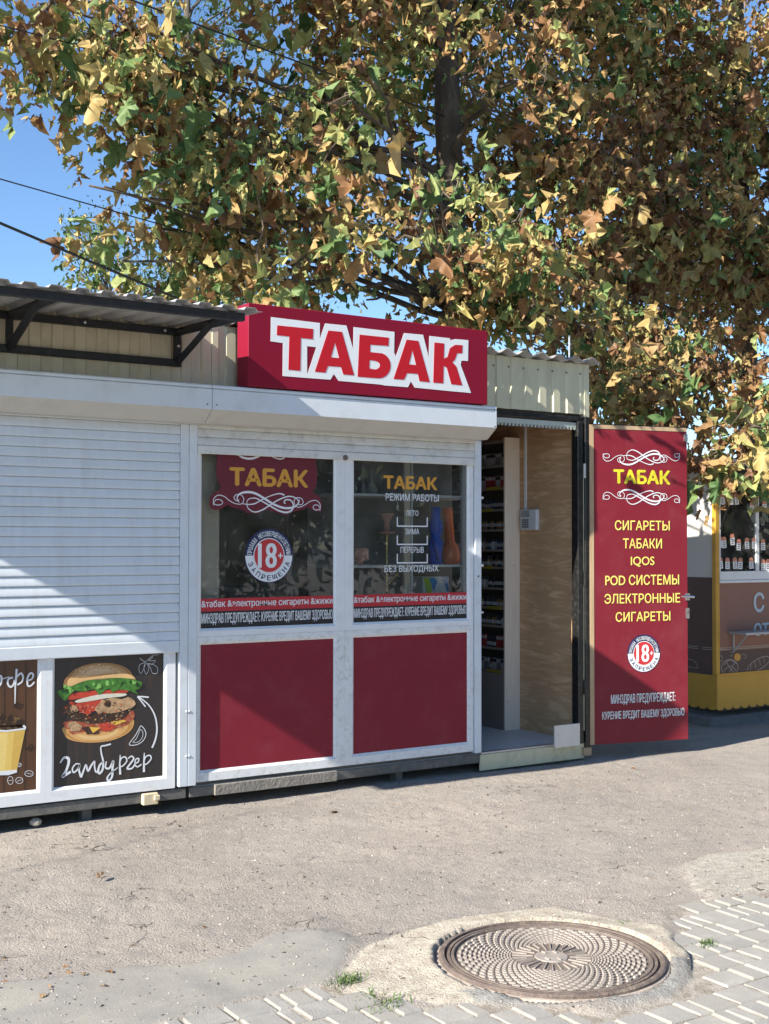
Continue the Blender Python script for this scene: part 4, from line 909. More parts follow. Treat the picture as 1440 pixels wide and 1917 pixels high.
OUT = [(215, 148), (468, 179), (468, 262), (495, 181), (606, 192), (641, 315), (643, 200), (855, 225), (853, 333), (862, 352), (905, 231), (1003, 240), (1033, 358), (1036, 246), (1142, 258), (1144, 268), (1170, 262), (1238, 268), (1236, 376), (1202, 374), (1198, 396), (1252, 542), (1120, 530), (960, 514), (940, 482), (925, 512), (805, 503), (780, 498), (690, 490), (565, 479), (541, 443), (523, 473), (400, 464), (275, 454), (277, 283), (213, 274)]
HOLE_T = [(402, 299), (450, 305), (405, 440), (402, 440)]
b = MB(); flat(b, OUT, [HOLE_T], .0003, .0015); wo = b.build('letter_outline', M['letter_white'], sg)
def arc2(cx, cy, rx, ry, a0, a1, n=10): return [(cx+rx*math.cos(R(a)), cy+ry*math.sin(R(a))) for a in np.linspace(a0, a1, n)]
LT = [
 ([(247, 191), (434, 210), (432, 263), (370, 257), (367, 427), (305, 421), (310, 249), (245, 242)], []),
 ([(512, 218), (583, 225), (646, 450), (590, 446), (578, 407), (510, 402), (497, 437), (442, 431)], [[(547, 281), (526, 357), (568, 361)]]),
 ([(674, 239), (826, 255), (824, 298), (730, 291), (729, 330)]+arc2(775, 400, 60, 66, -75, 88, 12)+[(720, 462), (664, 457)], [[(726, 372), (750, 374)]+arc2(752, 398, 28, 22, -70, 85, 8)+[(725, 415)]]),
 ([(918, 265), (979, 272), (1038, 486), (985, 481), (976, 443), (920, 439), (905, 473), (850, 469)], [[(948, 320), (930, 393), (967, 397)]]),
 ([(1062, 280), (1113, 285), (1111, 364), (1130, 355), (1142, 310), (1170, 292), (1208, 294), (1206, 336), (1180, 336), (1168, 370), (1155, 382), (1176, 405), (1206, 502), (1150, 497), (1126, 410), (1110, 402), (1108, 492), (1056, 488)], [])]
for p, hh in LT:
    b = MB(); flat(b, p, hh, .0016, .0028); b.build('letter', M['letter_red'], sg)
# ------------------------------------------------------------------ inside the doorway
cb = thing('shelf_cabinet', (5.82, 1.2, .12), 'tall beige cabinet full of small bottles standing inside the doorway', 'cabinet')
CX, CY0, CY1 = 5.725, .70, 1.75
b = MB(); b.box(CX, WX, CY0, CY0+.018, .12, 2.28, .002); sp = b.build('side_panel', M['cab_light'], cb)
b = MB(); b.box(CX, WX, CY1, CY1+.018, .12, 2.28, .002); b.build('side_panel', M['cab_light'], cb)
for z in (.42, .33, 1.33, 2.2):
    s = MB(); s.lathe((0, 0, 0), [(.004, 0), (.003, .001)], 6); s.v = [(CX+(.015 if z < .5 else .08)+a, CY0-.0-c, z+d) for a, d, c in s.v]; s.build('screw', M['dark_button'], sp)
b = MB(); b.box(WX-.008, WX-.001, CY0+.018, CY1, .12, 2.28); b.build('back_panel', M['cab_dark'], cb)
b = MB(); b.box(CX, CX+.016, CY0+.018, CY1, .12, .53, .002); b.build('base_panel', M['cab_shelf'], cb)
shz = [.55, .72, .885, 1.02, 1.165, 1.32, 1.45, 1.60, 1.75, 1.91, 2.08]
for i, z in enumerate(shz+[2.262]):
    b = MB(); b.box(CX+.004, WX-.008, CY0+.018, CY1, z-.016, z, .001); b.build('shelf', M['cab_shelf'], cb)
def pack_mesh(kind, c1, c2):
    b = MB()
    if kind == 'bottle':
        b.mat(M[c1]); b.lathe((0, 0, 0), [(.012, 0), (.013, .004), (.013, .05), (.006, .058)], 8); b.mat(M[c2]); b.lathe((0, 0, .058), [(.007, 0), (.007, .018), (.004, .026)], 8)
        b.mat(M['pk_white']); b.lathe((0, 0, .012), [(.0134, 0), (.0134, .026)], 8)
    elif kind == 'pack':
        b.mat(M[c1]); b.box(-.012, .012, -.028, .028, 0, .088, .001); b.mat(M[c2]); b.box(-.0125, .0, -.0282, .0282, .058, .082)
    else:
        b.mat(M[c1]); b.box(-.016, .016, -.016, .016, 0, .06, .002); b.mat(M[c2]); b.box(-.0165, .01, -.0165, .0165, .02, .045)
    return b.mesh(kind, False)
PK = [('bottle', 'pk_dark', 'pk_dark'), ('bottle', 'pk_amber', 'pk_dark'), ('bottle', 'pk_white', 'pk_dark'), ('pack', 'pk_white', 'pk_dark'), ('pack', 'pk_red', 'pk_white'), ('pack', 'pk_grey', 'pk_white'), ('box', 'pk_amber', 'pk_white'), ('box', 'pk_dark', 'pk_white'), ('box', 'pk_blue', 'pk_white')]
pkm = [pack_mesh(*p) for p in PK]
plan = [[3, 5, 1], [0, 4, 0], [0, 2, 1], [0, 0, 1], [2, 0, 7], [0, 1, 7], [6, 8, 2], [2, 7, 6], [0, 7, 8], [4, 4, 3], [3, 3, 5]]
ORD = ['lowest', 'second', 'third', 'fourth', 'fifth', 'sixth', 'seventh', 'eighth', 'ninth', 'tenth', 'top']
DESC = ['dark liquid bottle', 'amber liquid bottle', 'white liquid bottle', 'white carton', 'red carton', 'grey carton', 'amber box', 'black box', 'blue box']
names = {'bottle': ('liquid_bottle', 'small dark liquid bottle with a white label on the shelves of the doorway cabinet', 'bottle', 'liquid bottles on the cabinet shelves'), 'pack': ('cigarette_pack', 'cigarette sized carton standing on the shelves of the doorway cabinet', 'pack', 'cartons on the cabinet shelves'), 'box': ('small_box', 'small square box with a pale label on the shelves of the doorway cabinet', 'box', 'small boxes on the cabinet shelves')}
for i, z in enumerate(shz):
    y = CY0+.035; 
    while y < CY0+.62:
        k = plan[i][min(int(random.random()*3), 2)]; nm, lb, ca, gr = names[PK[k][0]]
        if PK[k][0] == 'pack': y += .016
        o = put(nm, pkm[k], None, f'small {DESC[k]} on the {ORD[i]} shelf of the tall cabinet inside the doorway', ca, gr, loc=(CX+.030+random.uniform(0, .012), y, z)); y += {'bottle': .031, 'pack': .045, 'box': .040}[PK[k][0]]
    # price strips
    if i in (0, 3, 5, 8, 9):
        b = MB(); b.box(CX-.0005, CX+.003, CY0+.05+.05*(i % 3), CY0+.22+.04*(i % 3), z-.017, z+.006); b.build('price_strip', M['pk_yellow'], cb)
ka = thing('alarm_keypad', (WX, .56, 1.67), 'pale alarm keypad with cable channel on the plywood wall inside the door', 'keypad')
b = MB(); b.box(WX-.036, WX-.001, .470, .655, 1.592, 1.745, .006); b.build('casing', M['keypad'], ka)
b = MB(); b.box(WX-.039, WX-.037, .545, .640, 1.688, 1.735, .001); b.build('display', M['keypad_screen'], ka)
for r in range(4):
    for c in range(4):
        b = MB(); b.box(WX-.040, WX-.037, .557+c*.020, .569+c*.020, 1.610+r*.017, 1.621+r*.017); b.build('button', M['dark_button'], ka)
b = MB(); b.box(WX-.016, WX-.001, .612, .634, 1.746, 2.44, .002); b.build('cable_channel', M['keypad'], ka)
# ------------------------------------------------------------------ behind the windows
def tray(x0, x1, y0, y1, z, nm='shelf', m='box_white', par=None, t=.012):
    b = MB(); b.box(x0, x1, y0, y1, z-t, z, .001); return b.build(nm, M[m], par)
def at(x, y, Y): return on(x, y, 1, Y)
ds = thing('display_rack', (4.6, .35, .12), 'white framed display rack of shelves behind the right hand window', 'shelf rack')
sY0, sY1 = .14, .50
xl = at(655, 930, sY0)[0]; xr = at(872, 930, sY0)[0]+.15
for y_ in (928, 1060): z = at(760, y_, sY0)[2]; tray(xl-.1, xr, sY0, sY1, z+.008, par=ds, t=.016)
z2 = at(760, 1150, sY0)[2]; tray(xl-.1, xr, sY0, sY1, z2, par=ds)
for x_, w_ in ((762, .045), (770, .012), (868, .03)):
    x = at(x_, 1000, sY0)[0]; b = MB(); b.box(x-w_/2, x+w_/2, sY0-.004 if x_ != 770 else sY0-.012, sY0+.02, .12, 2.2, .002); b.build('upright', M['cab_light' if x_ == 762 else 'box_white'], ds)
b = MB(); b.box(xl-.1, xr, sY1, sY1+.012, .12, 2.3); b.build('back_panel', M['inner_dark'], ds)
zsh = at(760, 1060, sY0)[2]+.008
hk = thing('hookah', tuple(at(725, 1110, .30)), 'tall golden hookah with a pink clay bowl behind the right hand window', 'hookah')
c = at(724, 1110, .30); zb = z2; T = lambda y: at(724, y, .30)[2]
b = MB(); 
pr = [(.004, 0)]; zt0 = T(1000)-zb; k = 14
pr = [(.006+.004*(math.sin(i*1.9)**2)+(.006 if i % 5 == 0 else 0), T(1108)-zb+(T(1001)-T(1108))*i/40) for i in range(41)]
b.lathe((c[0], c[1], zb), pr, 10); b.build('stem', M['gold'], hk, smooth=True)
b = MB(); b.lathe((c[0], c[1], zb), [(.02, 0), (.045, .01), (.05, .04), (.02, .075), (.012, T(1108)-zb)], 14); b.build('vase', M['gold'], hk, smooth=True)
b = MB(); b.lathe((c[0], c[1], T(1001)), [(.01, 0), (.05, .008), (.056, .02), (.045, .012), (.01, .01)], 16); b.build('tray', M['clay'], hk, smooth=True)
b = MB(); b.lathe((c[0], c[1], T(994)), [(.020, 0), (.018, .05), (.032, .085), (.046, .105), (.046, .115), (.02, .11)], 16); b.build('bowl', M['clay'], hk, smooth=True)
b = MB(); b.tube([(c[0], c[1], T(1097)), (c[0]+.04, c[1]-.01, T(1085)), (c[0]+.09, c[1]-.02, T(1065))], .006, 6); b.tube([(c[0], c[1], T(1097)), (c[0]-.03, c[1], T(1090))], .006, 6); b.build('valve', M['gold'], hk)
c = at(674, 1057, .22); pb = thing('clay_bowl', (c[0], c[1], z2), 'pink clay bowl on a dark foot at the left edge of the right hand window', 'bowl')
b = MB(); z0 = at(674, 1057, .22)[2]; b.lathe((c[0], c[1], z0), [(.02, 0), (.018, .02), (.05, .045), (.055, .05), (.055, .105), (.045, .105)], 16); b.build('bowl', M['clay'], pb, smooth=True)
b = MB(); b.lathe((c[0], c[1], z2), [(.05, 0), (.05, .02), (.008, .03), (.008, z0-z2)], 12); b.build('foot', M['pk_dark'], pb, smooth=True)
zc = zsh
def wp(nm, px_, tilt, m, prof, label, s=1.0):
    c = at(px_, 1050, .27); o = thing(nm, (c[0], c[1], zc), label, 'water pipe')
    b = MB(); b.lathe((0, 0, 0), prof, 14); ct, st = math.cos(tilt), math.sin(tilt); b.v = [(c[0]+x*ct-z*st, c[1]+y, zc+x*st+z*ct) for x, y, z in b.v]; b.build('vase', M[m], o, smooth=True)
    b = MB(); b.tube([(c[0]-.045, c[1]-.03, zc+.16), (c[0]-.01, c[1]-.05, zc+.02)], .008, 8); b.build('tube', M['blue_rubber' if m == 'blue_glass' else m], o)
wp('water_pipe', 816, .0, 'blue_glass', [(.04, 0), (.045, .01), (.042, .08), (.052, .11), (.048, .15), (.032, .18), (.046, .23), (.046, .28), (.030, .31), (.033, .38)], 'tall blue glass water pipe on the shelf of the right hand window')
wp('water_pipe', 846, .10, 'orange_glass', [(.05, 0), (.062, .02), (.064, .07), (.055, .12), (.034, .15), (.034, .37), (.038, .38)], 'orange glass water pipe leaning beside the blue one')
c0 = at(792, 1112, .22); gb = thing('gift_box', (c0[0]+.09, .25, z2), 'white box with blue and lime splashes at the foot of the right hand window', 'box')
ztop = at(800, 1080, .22)[2]; b = MB(); b.box(c0[0], c0[0]+.21, .22, .34, z2, ztop, .002); b.build('carton', M['box_white'], gb)
FB = Frame((0, .22, 0), (1, 0, 0)); b = MB(); b.mat(M['box_lime']); x0 = c0[0]
b.poly(FB, [(x0+.002, ztop-.004), (x0+.03, ztop-.12), (x0+.07, ztop-.12), (x0+.075, ztop-.004)], .001); b.mat(M['box_blue']); b.poly(FB, [(x0+.05, ztop-.01), (x0+.085, ztop-.10), (x0+.115, ztop-.03), (x0+.09, ztop-.006)], .0016)
b.poly(FB, [(x0+.17, ztop-.02), (x0+.19, ztop-.10), (x0+.207, ztop-.10), (x0+.20, ztop-.01)], .0016); b.mat(M['pk_red']); b.poly(FB, [(x0+.145, ztop-.03), (x0+.172, ztop-.03), (x0+.172, ztop-.022), (x0+.145, ztop-.022)][::1], .002); b.build('print', None, gb)
c0 = at(690, 1112, .2); b = MB(); b.tube([(c0[0]-.07+.16*math.cos(t)*.6, .2, z2+.02+.10*math.sin(t)) for t in np.linspace(.1, 3.0, 14)], .010, 6); b.build('hose', M['blue_rubber'], None, label='blue hookah hose curled at the foot of the right hand window', cat='hose')
for i, (px_, w_) in enumerate(((695, .05), (772, .022), (680, .02))):
    c = at(px_, 905, .3); zz = at(px_, 928, sY0)[2]+.009; b = MB(); b.lathe((0, 0, 0), [(w_*.6, 0), (w_, .03), (w_*.5, .07), (w_*.25, .1), (w_*.3, .17)], 12)
    put('glass_vase', b.mesh('glass_vase', True), None, ('wide clear glass vase on the upper shelf left of the gold lettering', 'slim clear glass vase on the upper shelf above the gold lettering', 'narrow glass vase at the left end of the upper shelf')[i], 'vase', 'glass vases on the upper shelf', loc=(c[0], .30, zz)).data.materials.append(M['keypad_screen'])
# left window contents
lc = thing('wall_panel', (3.05, .2, .12), 'pale upright panel behind the left edge of the left hand window', 'panel')
xp = at(411, 1000, .25)[0]; b = MB(); b.box(2.94, at(411, 1000, .13)[0], .13, .15, .12, 2.3, .002); b.build('sheet', M['cab_light'], lc)
lk = thing('counter', (3.7, .9, .12), 'dark sales counter seen through the left hand window', 'counter')
zc2 = at(450, 1100, .7)[2]; b = MB(); b.box(at(420, 1100, .7)[0], at(525, 1100, .7)[0], .7, 1.1, zc2-.03, zc2, .003); b.build('worktop', M['cab_shelf'], lk); b = MB(); b.box(at(432, 1100, .7)[0], at(517, 1100, .7)[0], .72, 1.08, .12, zc2-.03); b.build('front', M['cab_dark'], lk)
rk = thing('goods_rack', (4.6, 1.4, .12), 'narrow dark rack of packets seen through the left hand window', 'shelf rack')
xa = at(541, 1000, 1.2)[0]; xb = at(572, 1000, 1.2)[0]
for nm, x in (('side_panel', xa), ('side_panel', xb)): b = MB(); b.box(x-.01, x+.01, 1.2, 1.4, .12, 2.1); b.build(nm, M['cab_light' if x == xa else 'cab_shelf'], rk)
b = MB(); b.box(xa, xb, 1.39, 1.40, .12, 2.1); b.build('back_panel', M['cab_dark'], rk)
for y_ in (930, 975, 1020, 1060, 1100, 1140):
    z = at(550, y_+12, 1.2)[2]; tray(xa+.01, xb-.01, 1.2, 1.39, z, par=rk, m='cab_shelf')
    x = xa+.03
    while x < xb-.02: put('cigarette_pack', pkm[random.choice((3, 5, 4, 6))], None, 'cigarette sized packet on the narrow rack behind the left hand window', 'pack', 'packets on the narrow rack', loc=(x, 1.27, z)); x += .034
b = MB(); xw = at(628, 1000, .55)[0]; b.box(xw, xw+.02, .5, 2.2, .12, 2.44); b.build('partition', M['inner_wall'], kt)

# ------------------------------------------------------------------ bread kiosk on the right
BX, BY = 7.777, .528
bk = thing('bread_kiosk', (8.6, BY+.6, 0), 'brown and yellow bread kiosk with bread drawings at the right edge', 'kiosk')
FBK = Frame((0, BY, 0), (1, 0, 0)); FSD = Frame((BX, 0, 0), (0, -1, 0))
zY, zPl, zSl, zSt = .42, .623, 1.175, 1.267
b = MB(); b.box(BX+.35, BX+2.9, BY+.25, BY+2.0, -.02, .115, .0); b.box(BX-.03, BX+3.0, BY+.04, BY+2.0, -.03, .075, .01); b.build('plinth', M['plinth'], bk)
b = MB(); b.box(BX+.02, BX+2.98, BY+.012, BY+.035, zY, zSl); b.build('front_panel', M['bread_brown'], bk)
b = MB(); b.box(BX+.02, BX+2.98, BY+.006, BY+.0115, zY+.015, zPl-.012); b.build('lower_band', M['bread_dark'], bk)
b = MB(); b.box(BX+.008, BX+.03, BY+.04, BY+1.9, zY, 1.216); b.build('side_panel', M['bread_dark'], bk)
b = MB(); b.box(BX+.008, BX+.03, BY+.04, BY+1.9, 1.217, 2.12); b.build('side_panel', M['bread_white'], bk, label='white upper side panel')
b = MB(); b.box(BX-.006, BX+.04, BY-.004, BY+.04, zY, 2.12, .004); b.build('corner_post', M['yellow_trim'], bk)
b = MB(); b.box(BX+.0405, BX+.055, BY-.003, BY+.03, zSt, 2.05, .002); b.box(8.262, 8.30, BY-.002, BY+.03, zSt, 2.05, .002); b.box(9.3, 9.34, BY-.002, BY+.03, zSt, 2.05, .002); b.box(BX+.0405, BX+2.95, BY-.008, BY+.03, zSl+.02, zSt, .004); b.box(BX+.03, BX+2.95, BY-.016, BY+.012, zSl-.004, zSl+.019, .003); b.box(BX+.055, BX+2.95, BY-.001, BY+.03, 2.0, 2.05, .002); b.build('window_frame', M['pvc'], bk)
b = MB(); b.box(BX+.055, 8.262, BY+.01, BY+.014, zSt, 2.0); b.box(8.30, 9.3, BY+.01, BY+.014, zSt, 2.0); b.build('window_pane', M['window_glass'], bk)
# scalloped skirt
def skirt(F, u0, u1, nm):
    n = max(1, round((u1-u0)/.098)); w = (u1-u0)/n; pts = [(u1, zY), (u0, zY)]
    for i in range(n): pts += [(u0+w*(i+.5)-w*.5*math.cos(math.pi*j/8), .165-.03*math.sin(math.pi*j/8)) for j in range(9 if i == n-1 else 8)]
    b = MB(); b.prism(F, pts, .0, -.006); b.build(nm, M['yellow_trim'], bk)
skirt(FBK, BX-.004, BX+2.95, 'skirt'); skirt(FSD, -(BY+1.9), -(BY+.0), 'skirt')
b = MB(); b.box(BX-.004, BX+2.95, BY-.009, BY+.011, zY-.004, zY+.014, .002); b.build('trim_strip', M['yellow_trim'], bk)
b = MB(); b.box(BX-.25, BX+3.2, BY-.35, BY+2.1, 2.12, 2.17, .01); b.build('roof', M['sheet_grey'], bk)
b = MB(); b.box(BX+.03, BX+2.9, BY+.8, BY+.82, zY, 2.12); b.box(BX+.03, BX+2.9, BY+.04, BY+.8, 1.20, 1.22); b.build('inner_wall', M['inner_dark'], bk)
b = MB(); b.box(BX+.05, BX+2.9, BY+.05, BY+.45, 1.60, 1.61); b.build('inner_shelf', M['cab_dark'], bk)
b = MB(); b.mat(M['chalk'])
b.poly(FBK, [(BX+.04, zPl), (BX+2.9, zPl), (BX+2.9, zPl+.006), (BX+.04, zPl+.006)], -.010); b.poly(FBK, [(BX+.04, zPl+.014), (BX+2.9, zPl+.014), (BX+2.9, zPl+.02), (BX+.04, zPl+.02)], -.010)
ZB = lambda pts, d=-.004: [FBK.uv(1280+x/3.994, 860+y/3.994, d) for x, y in pts]
def chalk(pts, w=.006): b.ribbon(FBK, ZB(pts), w, -.004)
chalk([(345+62*math.cos(a), 1557+60*math.sin(a)) for a in np.linspace(0, 6.28, 16)])
for L_ in ([(300, 1540), (345, 1500), (400, 1530)], [(300, 1580), (350, 1545), (400, 1590)], [(320, 1510), (345, 1560), (390, 1600)], [(330, 1620), (345, 1590), (370, 1540), (385, 1520)]): chalk(L_, .005)
chalk([(475, 1585), (490, 1540), (540, 1500), (600, 1475), (635, 1478), (638, 1510), (600, 1550), (540, 1585), (490, 1598), (475, 1585)]); 
for L_ in ([(500, 1580), (505, 1530)], [(540, 1560), (530, 1510)], [(575, 1540), (565, 1495)], [(605, 1520), (598, 1482)]): chalk(L_, .005)
chalk([(270, 1465), (290, 1480), (285, 1505), (268, 1508)], .004); chalk([(345, 1440), (365, 1440), (360, 1470), (345, 1465)], .004); chalk([(430, 1470), (450, 1455), (470, 1475), (450, 1490)], .004)
b.mat(M['print_orange']); q = [FBK.uv(1280+(403+25*math.cos(a))/3.994, 860+(1478-30*math.sin(a))/3.994, -.004) for a in np.linspace(0, 6.0, 12)]; b.poly(FBK, ccw(q), -.0045)
b.mat(M['chalk']); 
b2 = [(-(BY+.28), zPl), (-(BY+.06), zPl)]
for v in (zPl, zPl+.016): b.poly(FSD, [(-(BY+1.5), v), (-(BY+.20), v), (-(BY+.20), v+.005), (-(BY+1.5), v+.005)], -.006); b.poly(FSD, [(-(BY+.16), v), (-(BY+.05), v), (-(BY+.05), v+.005), (-(BY+.16), v+.005)], -.006)
b.ribbon(FSD, [(-(BY+.30)+.09*math.cos(a)*1.0, .47+.06*math.sin(a)) for a in np.linspace(0, 3.14, 8)], .004, -.006); b.ribbon(FSD, [(-(BY+.40)+.02*i, .462+.006*(i % 2)) for i in range(11)], .004, -.006)
b.build('bread_drawings', None, bk)
def serif(s, xl_, xr_, yt, yb): text(FBK, s, xl_, xr_, yt, yb, -.0035+.002, M['print_pale'], bk, .03, None)
u0, v0 = FBK.uv(1412.5, 1146, 0); _, v1 = FBK.uv(1412.5, 1110, 0); text_uv(FBK, 'С', u0, u0+.135, v0, v1, -.002-.006, M['print_pale'], bk, .04, 'print_shadow')
u0, v0 = FBK.uv(1413, 1191, 0); _, v1 = FBK.uv(1413, 1167, 0); text_uv(FBK, 'от', u0, u0+.19, v0, v1, -.002-.006, M['print_pale'], bk, .035, 'print_shadow')
p0 = FBK.uv(1397, 1188, .12); b = MB(); zs = on(1397, 1185, 1, BY-.18)[2]; xs_ = on(1397, 1185, 1, BY-.18)[0]; b.box(xs_, xs_+1.2, BY-.18, BY+.006, zs-.02, zs, .003); o = b.build('counter_shelf', M['sheet_grey'], bk)
b = MB(); b.tube([(xs_+.05, BY-.15, zs-.02), (xs_+.05, BY-.005, zs-.16)], .007, 6); b.tube([(xs_+.05, BY-.006, zs-.02), (xs_+.05, BY-.006, zs-.17)], .007, 6); b.build('shelf_bracket', M['sheet_grey'], bk)
b = MB(); b.tube([on(1349, 990, 1, BY-.01), on(1376, 905, 1, BY-.25)], .006, 6); b.tube([on(1349, 990, 1, BY-.01)+np.array([.012, 0, 0]), on(1376, 905, 1, BY-.25)+np.array([.012, 0, 0])], .004, 6); b.build('gas_strut', M['black_frame'], bk)
hp = on(1376, 905, 1, BY-.25)[2]; b = MB(); b.box(BX+.06, BX+2.9, BY-.45, BY-.0, 2.02, 2.05, .003); b.build('hatch_cover', M['bread_white'], bk)
tg = MB(); tg.mat(M['print_white']); tg.poly(F0, [(-.026, 0), (.026, 0), (.026, .06), (-.026, .06)], 0.0); tg.mat(M['tag_top']); tg.poly(F0, [(-.026, .06), (.026, .06), (.026, .078), (.015, .093), (-.015, .093), (-.026, .078)], 0.0); tg.mat(M['pk_dark'])
for k in range(3): tg.poly(F0, [(-.014, .012+.016*k), (.014, .012+.016*k), (.014, .018+.016*k), (-.014, .018+.016*k)], .0006)
tgm = tg.mesh('price_tag')
TAGS = [(295, 300), (330, 295), (362, 300), (405, 300), (311, 625), (373, 603), (417, 642), (480, 632), (533, 630), (600, 640), (285, 780), (334, 782), (393, 780), (428, 782), (514, 780), (602, 792), (636, 792), (515, 360), (610, 350), (275, 622)]
RN = {0: 'top', 1: 'middle', 2: 'lowest'}; rowof = lambda y: 0 if y < 400 else (1 if y < 700 else 2)
NTH = ['first', 'second', 'third', 'fourth', 'fifth', 'sixth', 'seventh', 'eighth']
for x, y in TAGS:
    kth = sorted(a for a, c in TAGS if rowof(c) == rowof(y)).index(x)
    u, v = FBK.uv(1280+x/3.994, 860+(y+38)/3.994, .0); o = put('price_tag', tgm, None, f'white price tag, {NTH[kth]} from the left in the {RN[rowof(y)]} row of the bread kiosk window', 'price tag', 'price tags in the bread kiosk window', loc=(u, BY+.008, v)); o.rotation_euler.y = random.uniform(-.1, .1)
lf = MB(); lf.lathe((0, 0, 0), [(.02, -.11), (.05, -.09), (.06, 0), (.05, .09), (.02, .11)], 10); lf.v = [(z, y, x*.7+.04) for x, y, z in lf.v]
lme = [lf.mesh('loaf', True), None]; lme[1] = lme[0].copy(); lme[0].materials.append(M['loaf']); lme[1].materials.append(M['loaf_pale'])
for i in range(11):
    for j, z in enumerate((1.22, 1.61)):
        put('bread_loaf', lme[(i+j) % 2], None, f'{("brown", "pale")[(i+j) % 2]} loaf on the {("lower", "upper")[j]} shelf behind the bread kiosk window', 'loaf', 'loaves in the bread kiosk', loc=(BX+.2+i*.25+random.uniform(-.03, .03), BY+.2+random.uniform(0, .1), z))
for i, (x, y0, y1) in enumerate(((340, 430, 580), (465, 410, 575), (625, 440, 580))):
    a = on(1280+x/3.994, 860+y0/3.994, 1, BY+.08); c = on(1280+x/3.994, 860+y1/3.994, 1, BY+.08); g = MB(); n = 9; hh_ = a[2]-c[2]
    for k in range(n+1):
        t = k/n; w = .062*(.75+.25*math.sin(t*9+i))*(1 if t < .8 else 1-(t-.8)*2.5); 
        g.v += [(a[0]+w*s_*(1+.1*math.sin(k*5)), a[1]+d_+.006*math.sin(k*3), c[2]+hh_*t) for s_, d_ in ((-1, 0), (-.3, -.02), (.4, -.012), (1, 0), (0, .03))]
    g.f = [(k*5+j, k*5+(j+1) % 5, k*5+5+(j+1) % 5, k*5+5+j) for k in range(n) for j in range(5)]; g.m = [0]*len(g.f)
    g.build('bread_bag', M[('bacon', 'loaf_pale', 'loaf')[i]], None, label=('reddish bag of snacks hanging in the bread kiosk window', 'pale yellow bag of rusks hanging in the bread kiosk window', 'brown bag of snacks hanging right of the white window post')[i], cat='bag')

# ------------------------------------------------------------------ trees
def leaf_shape(seed, kind='plane', fine=False):
    """one crumpled lobed leaf, stalk at the origin, tip towards -z, unit width about 1"""
    r = np.random.default_rng(seed)
    if kind == 'plane':
        pol = [(180, .12), (152, .34), (130, .58), (110, .46), (88, .66), (66, .88), (46, .60), (24, .72), (0, 1.0), (-24, .72), (-46, .60), (-66, .88), (-88, .66), (-110, .46), (-130, .58), (-152, .34)]
        if fine:
            q = []
            for i_ in range(16):
                a, b_ = pol[i_], pol[(i_+1) % 16]; da = (b_[0]-a[0]+180) % 360-180; q += [a, (a[0]+da*.5, (a[1]+b_[1])*.5*r.uniform(.86, 1.10))]
            pol = q
        ang = np.array([R(a+r.normal(0, 3)) for a, _ in pol]); rad = np.array([q*(1+r.normal(0, .07)) for _, q in pol])
        out = np.c_[rad*.62*np.sin(ang), rad*0, -.32-rad*.60*np.cos(ang)]; n = len(out)
        if fine:
            mid = np.c_[rad*.34*np.sin(ang), rad*0, -.32-rad*.33*np.cos(ang)]; V = np.vstack([[[0, 0, -.34]], mid, out]); T = []
            for k in range(n): m = (k+1) % n; T += [(0, 1+k, 1+m), (1+k, 1+n+k, 1+n+m), (1+k, 1+n+m, 1+m)]
            T = np.array(T)
        else: V = np.vstack([[[0, 0, -.34]], out]); T = np.array([(0, 1+i_, 1+(i_+1) % n) for i_ in range(n)])
    else:
        V = np.array([(0, 0, 0), (.25, 0, -.3), (.28, 0, -.6), (0, 0, -1.0), (-.28, 0, -.6), (-.25, 0, -.3)], float); T = np.array([(0, 1, 5), (1, 2, 4), (1, 4, 5), (2, 3, 4)])
    x, z = V[:, 0].copy(), V[:, 2].copy(); cr = r.uniform(.3, 1.3); th = np.arctan2(x, -(z+.34)); rr_ = np.hypot(x, z+.34)
    y = cr*.8*np.abs(x)**1.3*r.choice([-1, 1])+.7*r.uniform(-1, 1)*(z+.3)**2+.26*rr_*np.sin(th*5+r.uniform(0, 6))+.17*rr_*np.sin(th*9+r.uniform(0, 6))+r.normal(0, .02, len(x))
    V = V.copy(); V[:, 1] = y; curl = r.uniform(0, .8); V[:, 0] = x*(1-curl*np.abs(x)); V[:, 0] *= (r.choice([.7, .85, 1.0]) if fine else r.choice([.28, .45, .65, .9])); return V, T
PLV = [leaf_shape(100+i) for i in range(14)]; PLF = [leaf_shape(100+i, fine=True) for i in range(14)]; SLV = [leaf_shape(200+i, 's') for i in range(6)]
def rotmats(n, spread, grp=None):
    """random leaf attitudes: blades hang, faces turned every way, some lifted"""
    yaw = RNG.uniform(0, 2*np.pi, n); pit = RNG.normal(.35, spread, n); rol = RNG.normal(0, spread*.8, n)
    if grp is not None:
        m = int(grp.max())+1; yaw = RNG.uniform(0, 2*np.pi, m)[grp]+RNG.normal(0, .75, n); pit = RNG.normal(.45, spread*.6, m)[grp]+RNG.normal(0, spread*.6, n)
    cy, sy, cp, sp, cr, sr = np.cos(yaw), np.sin(yaw), np.cos(pit), np.sin(pit), np.cos(rol), np.sin(rol); Z = np.zeros(n); O = np.ones(n)
    Ry = np.stack([np.stack([cy, -sy, Z], -1), np.stack([sy, cy, Z], -1), np.stack([Z, Z, O], -1)], 1)
    Rx = np.stack([np.stack([O, Z, Z], -1), np.stack([Z, cp, -sp], -1), np.stack([Z, sp, cp], -1)], 1)
    Rr = np.stack([np.stack([cr, Z, sr], -1), np.stack([Z, O, Z], -1), np.stack([-sr, Z, cr], -1)], 1)
    return Ry@Rx@Rr
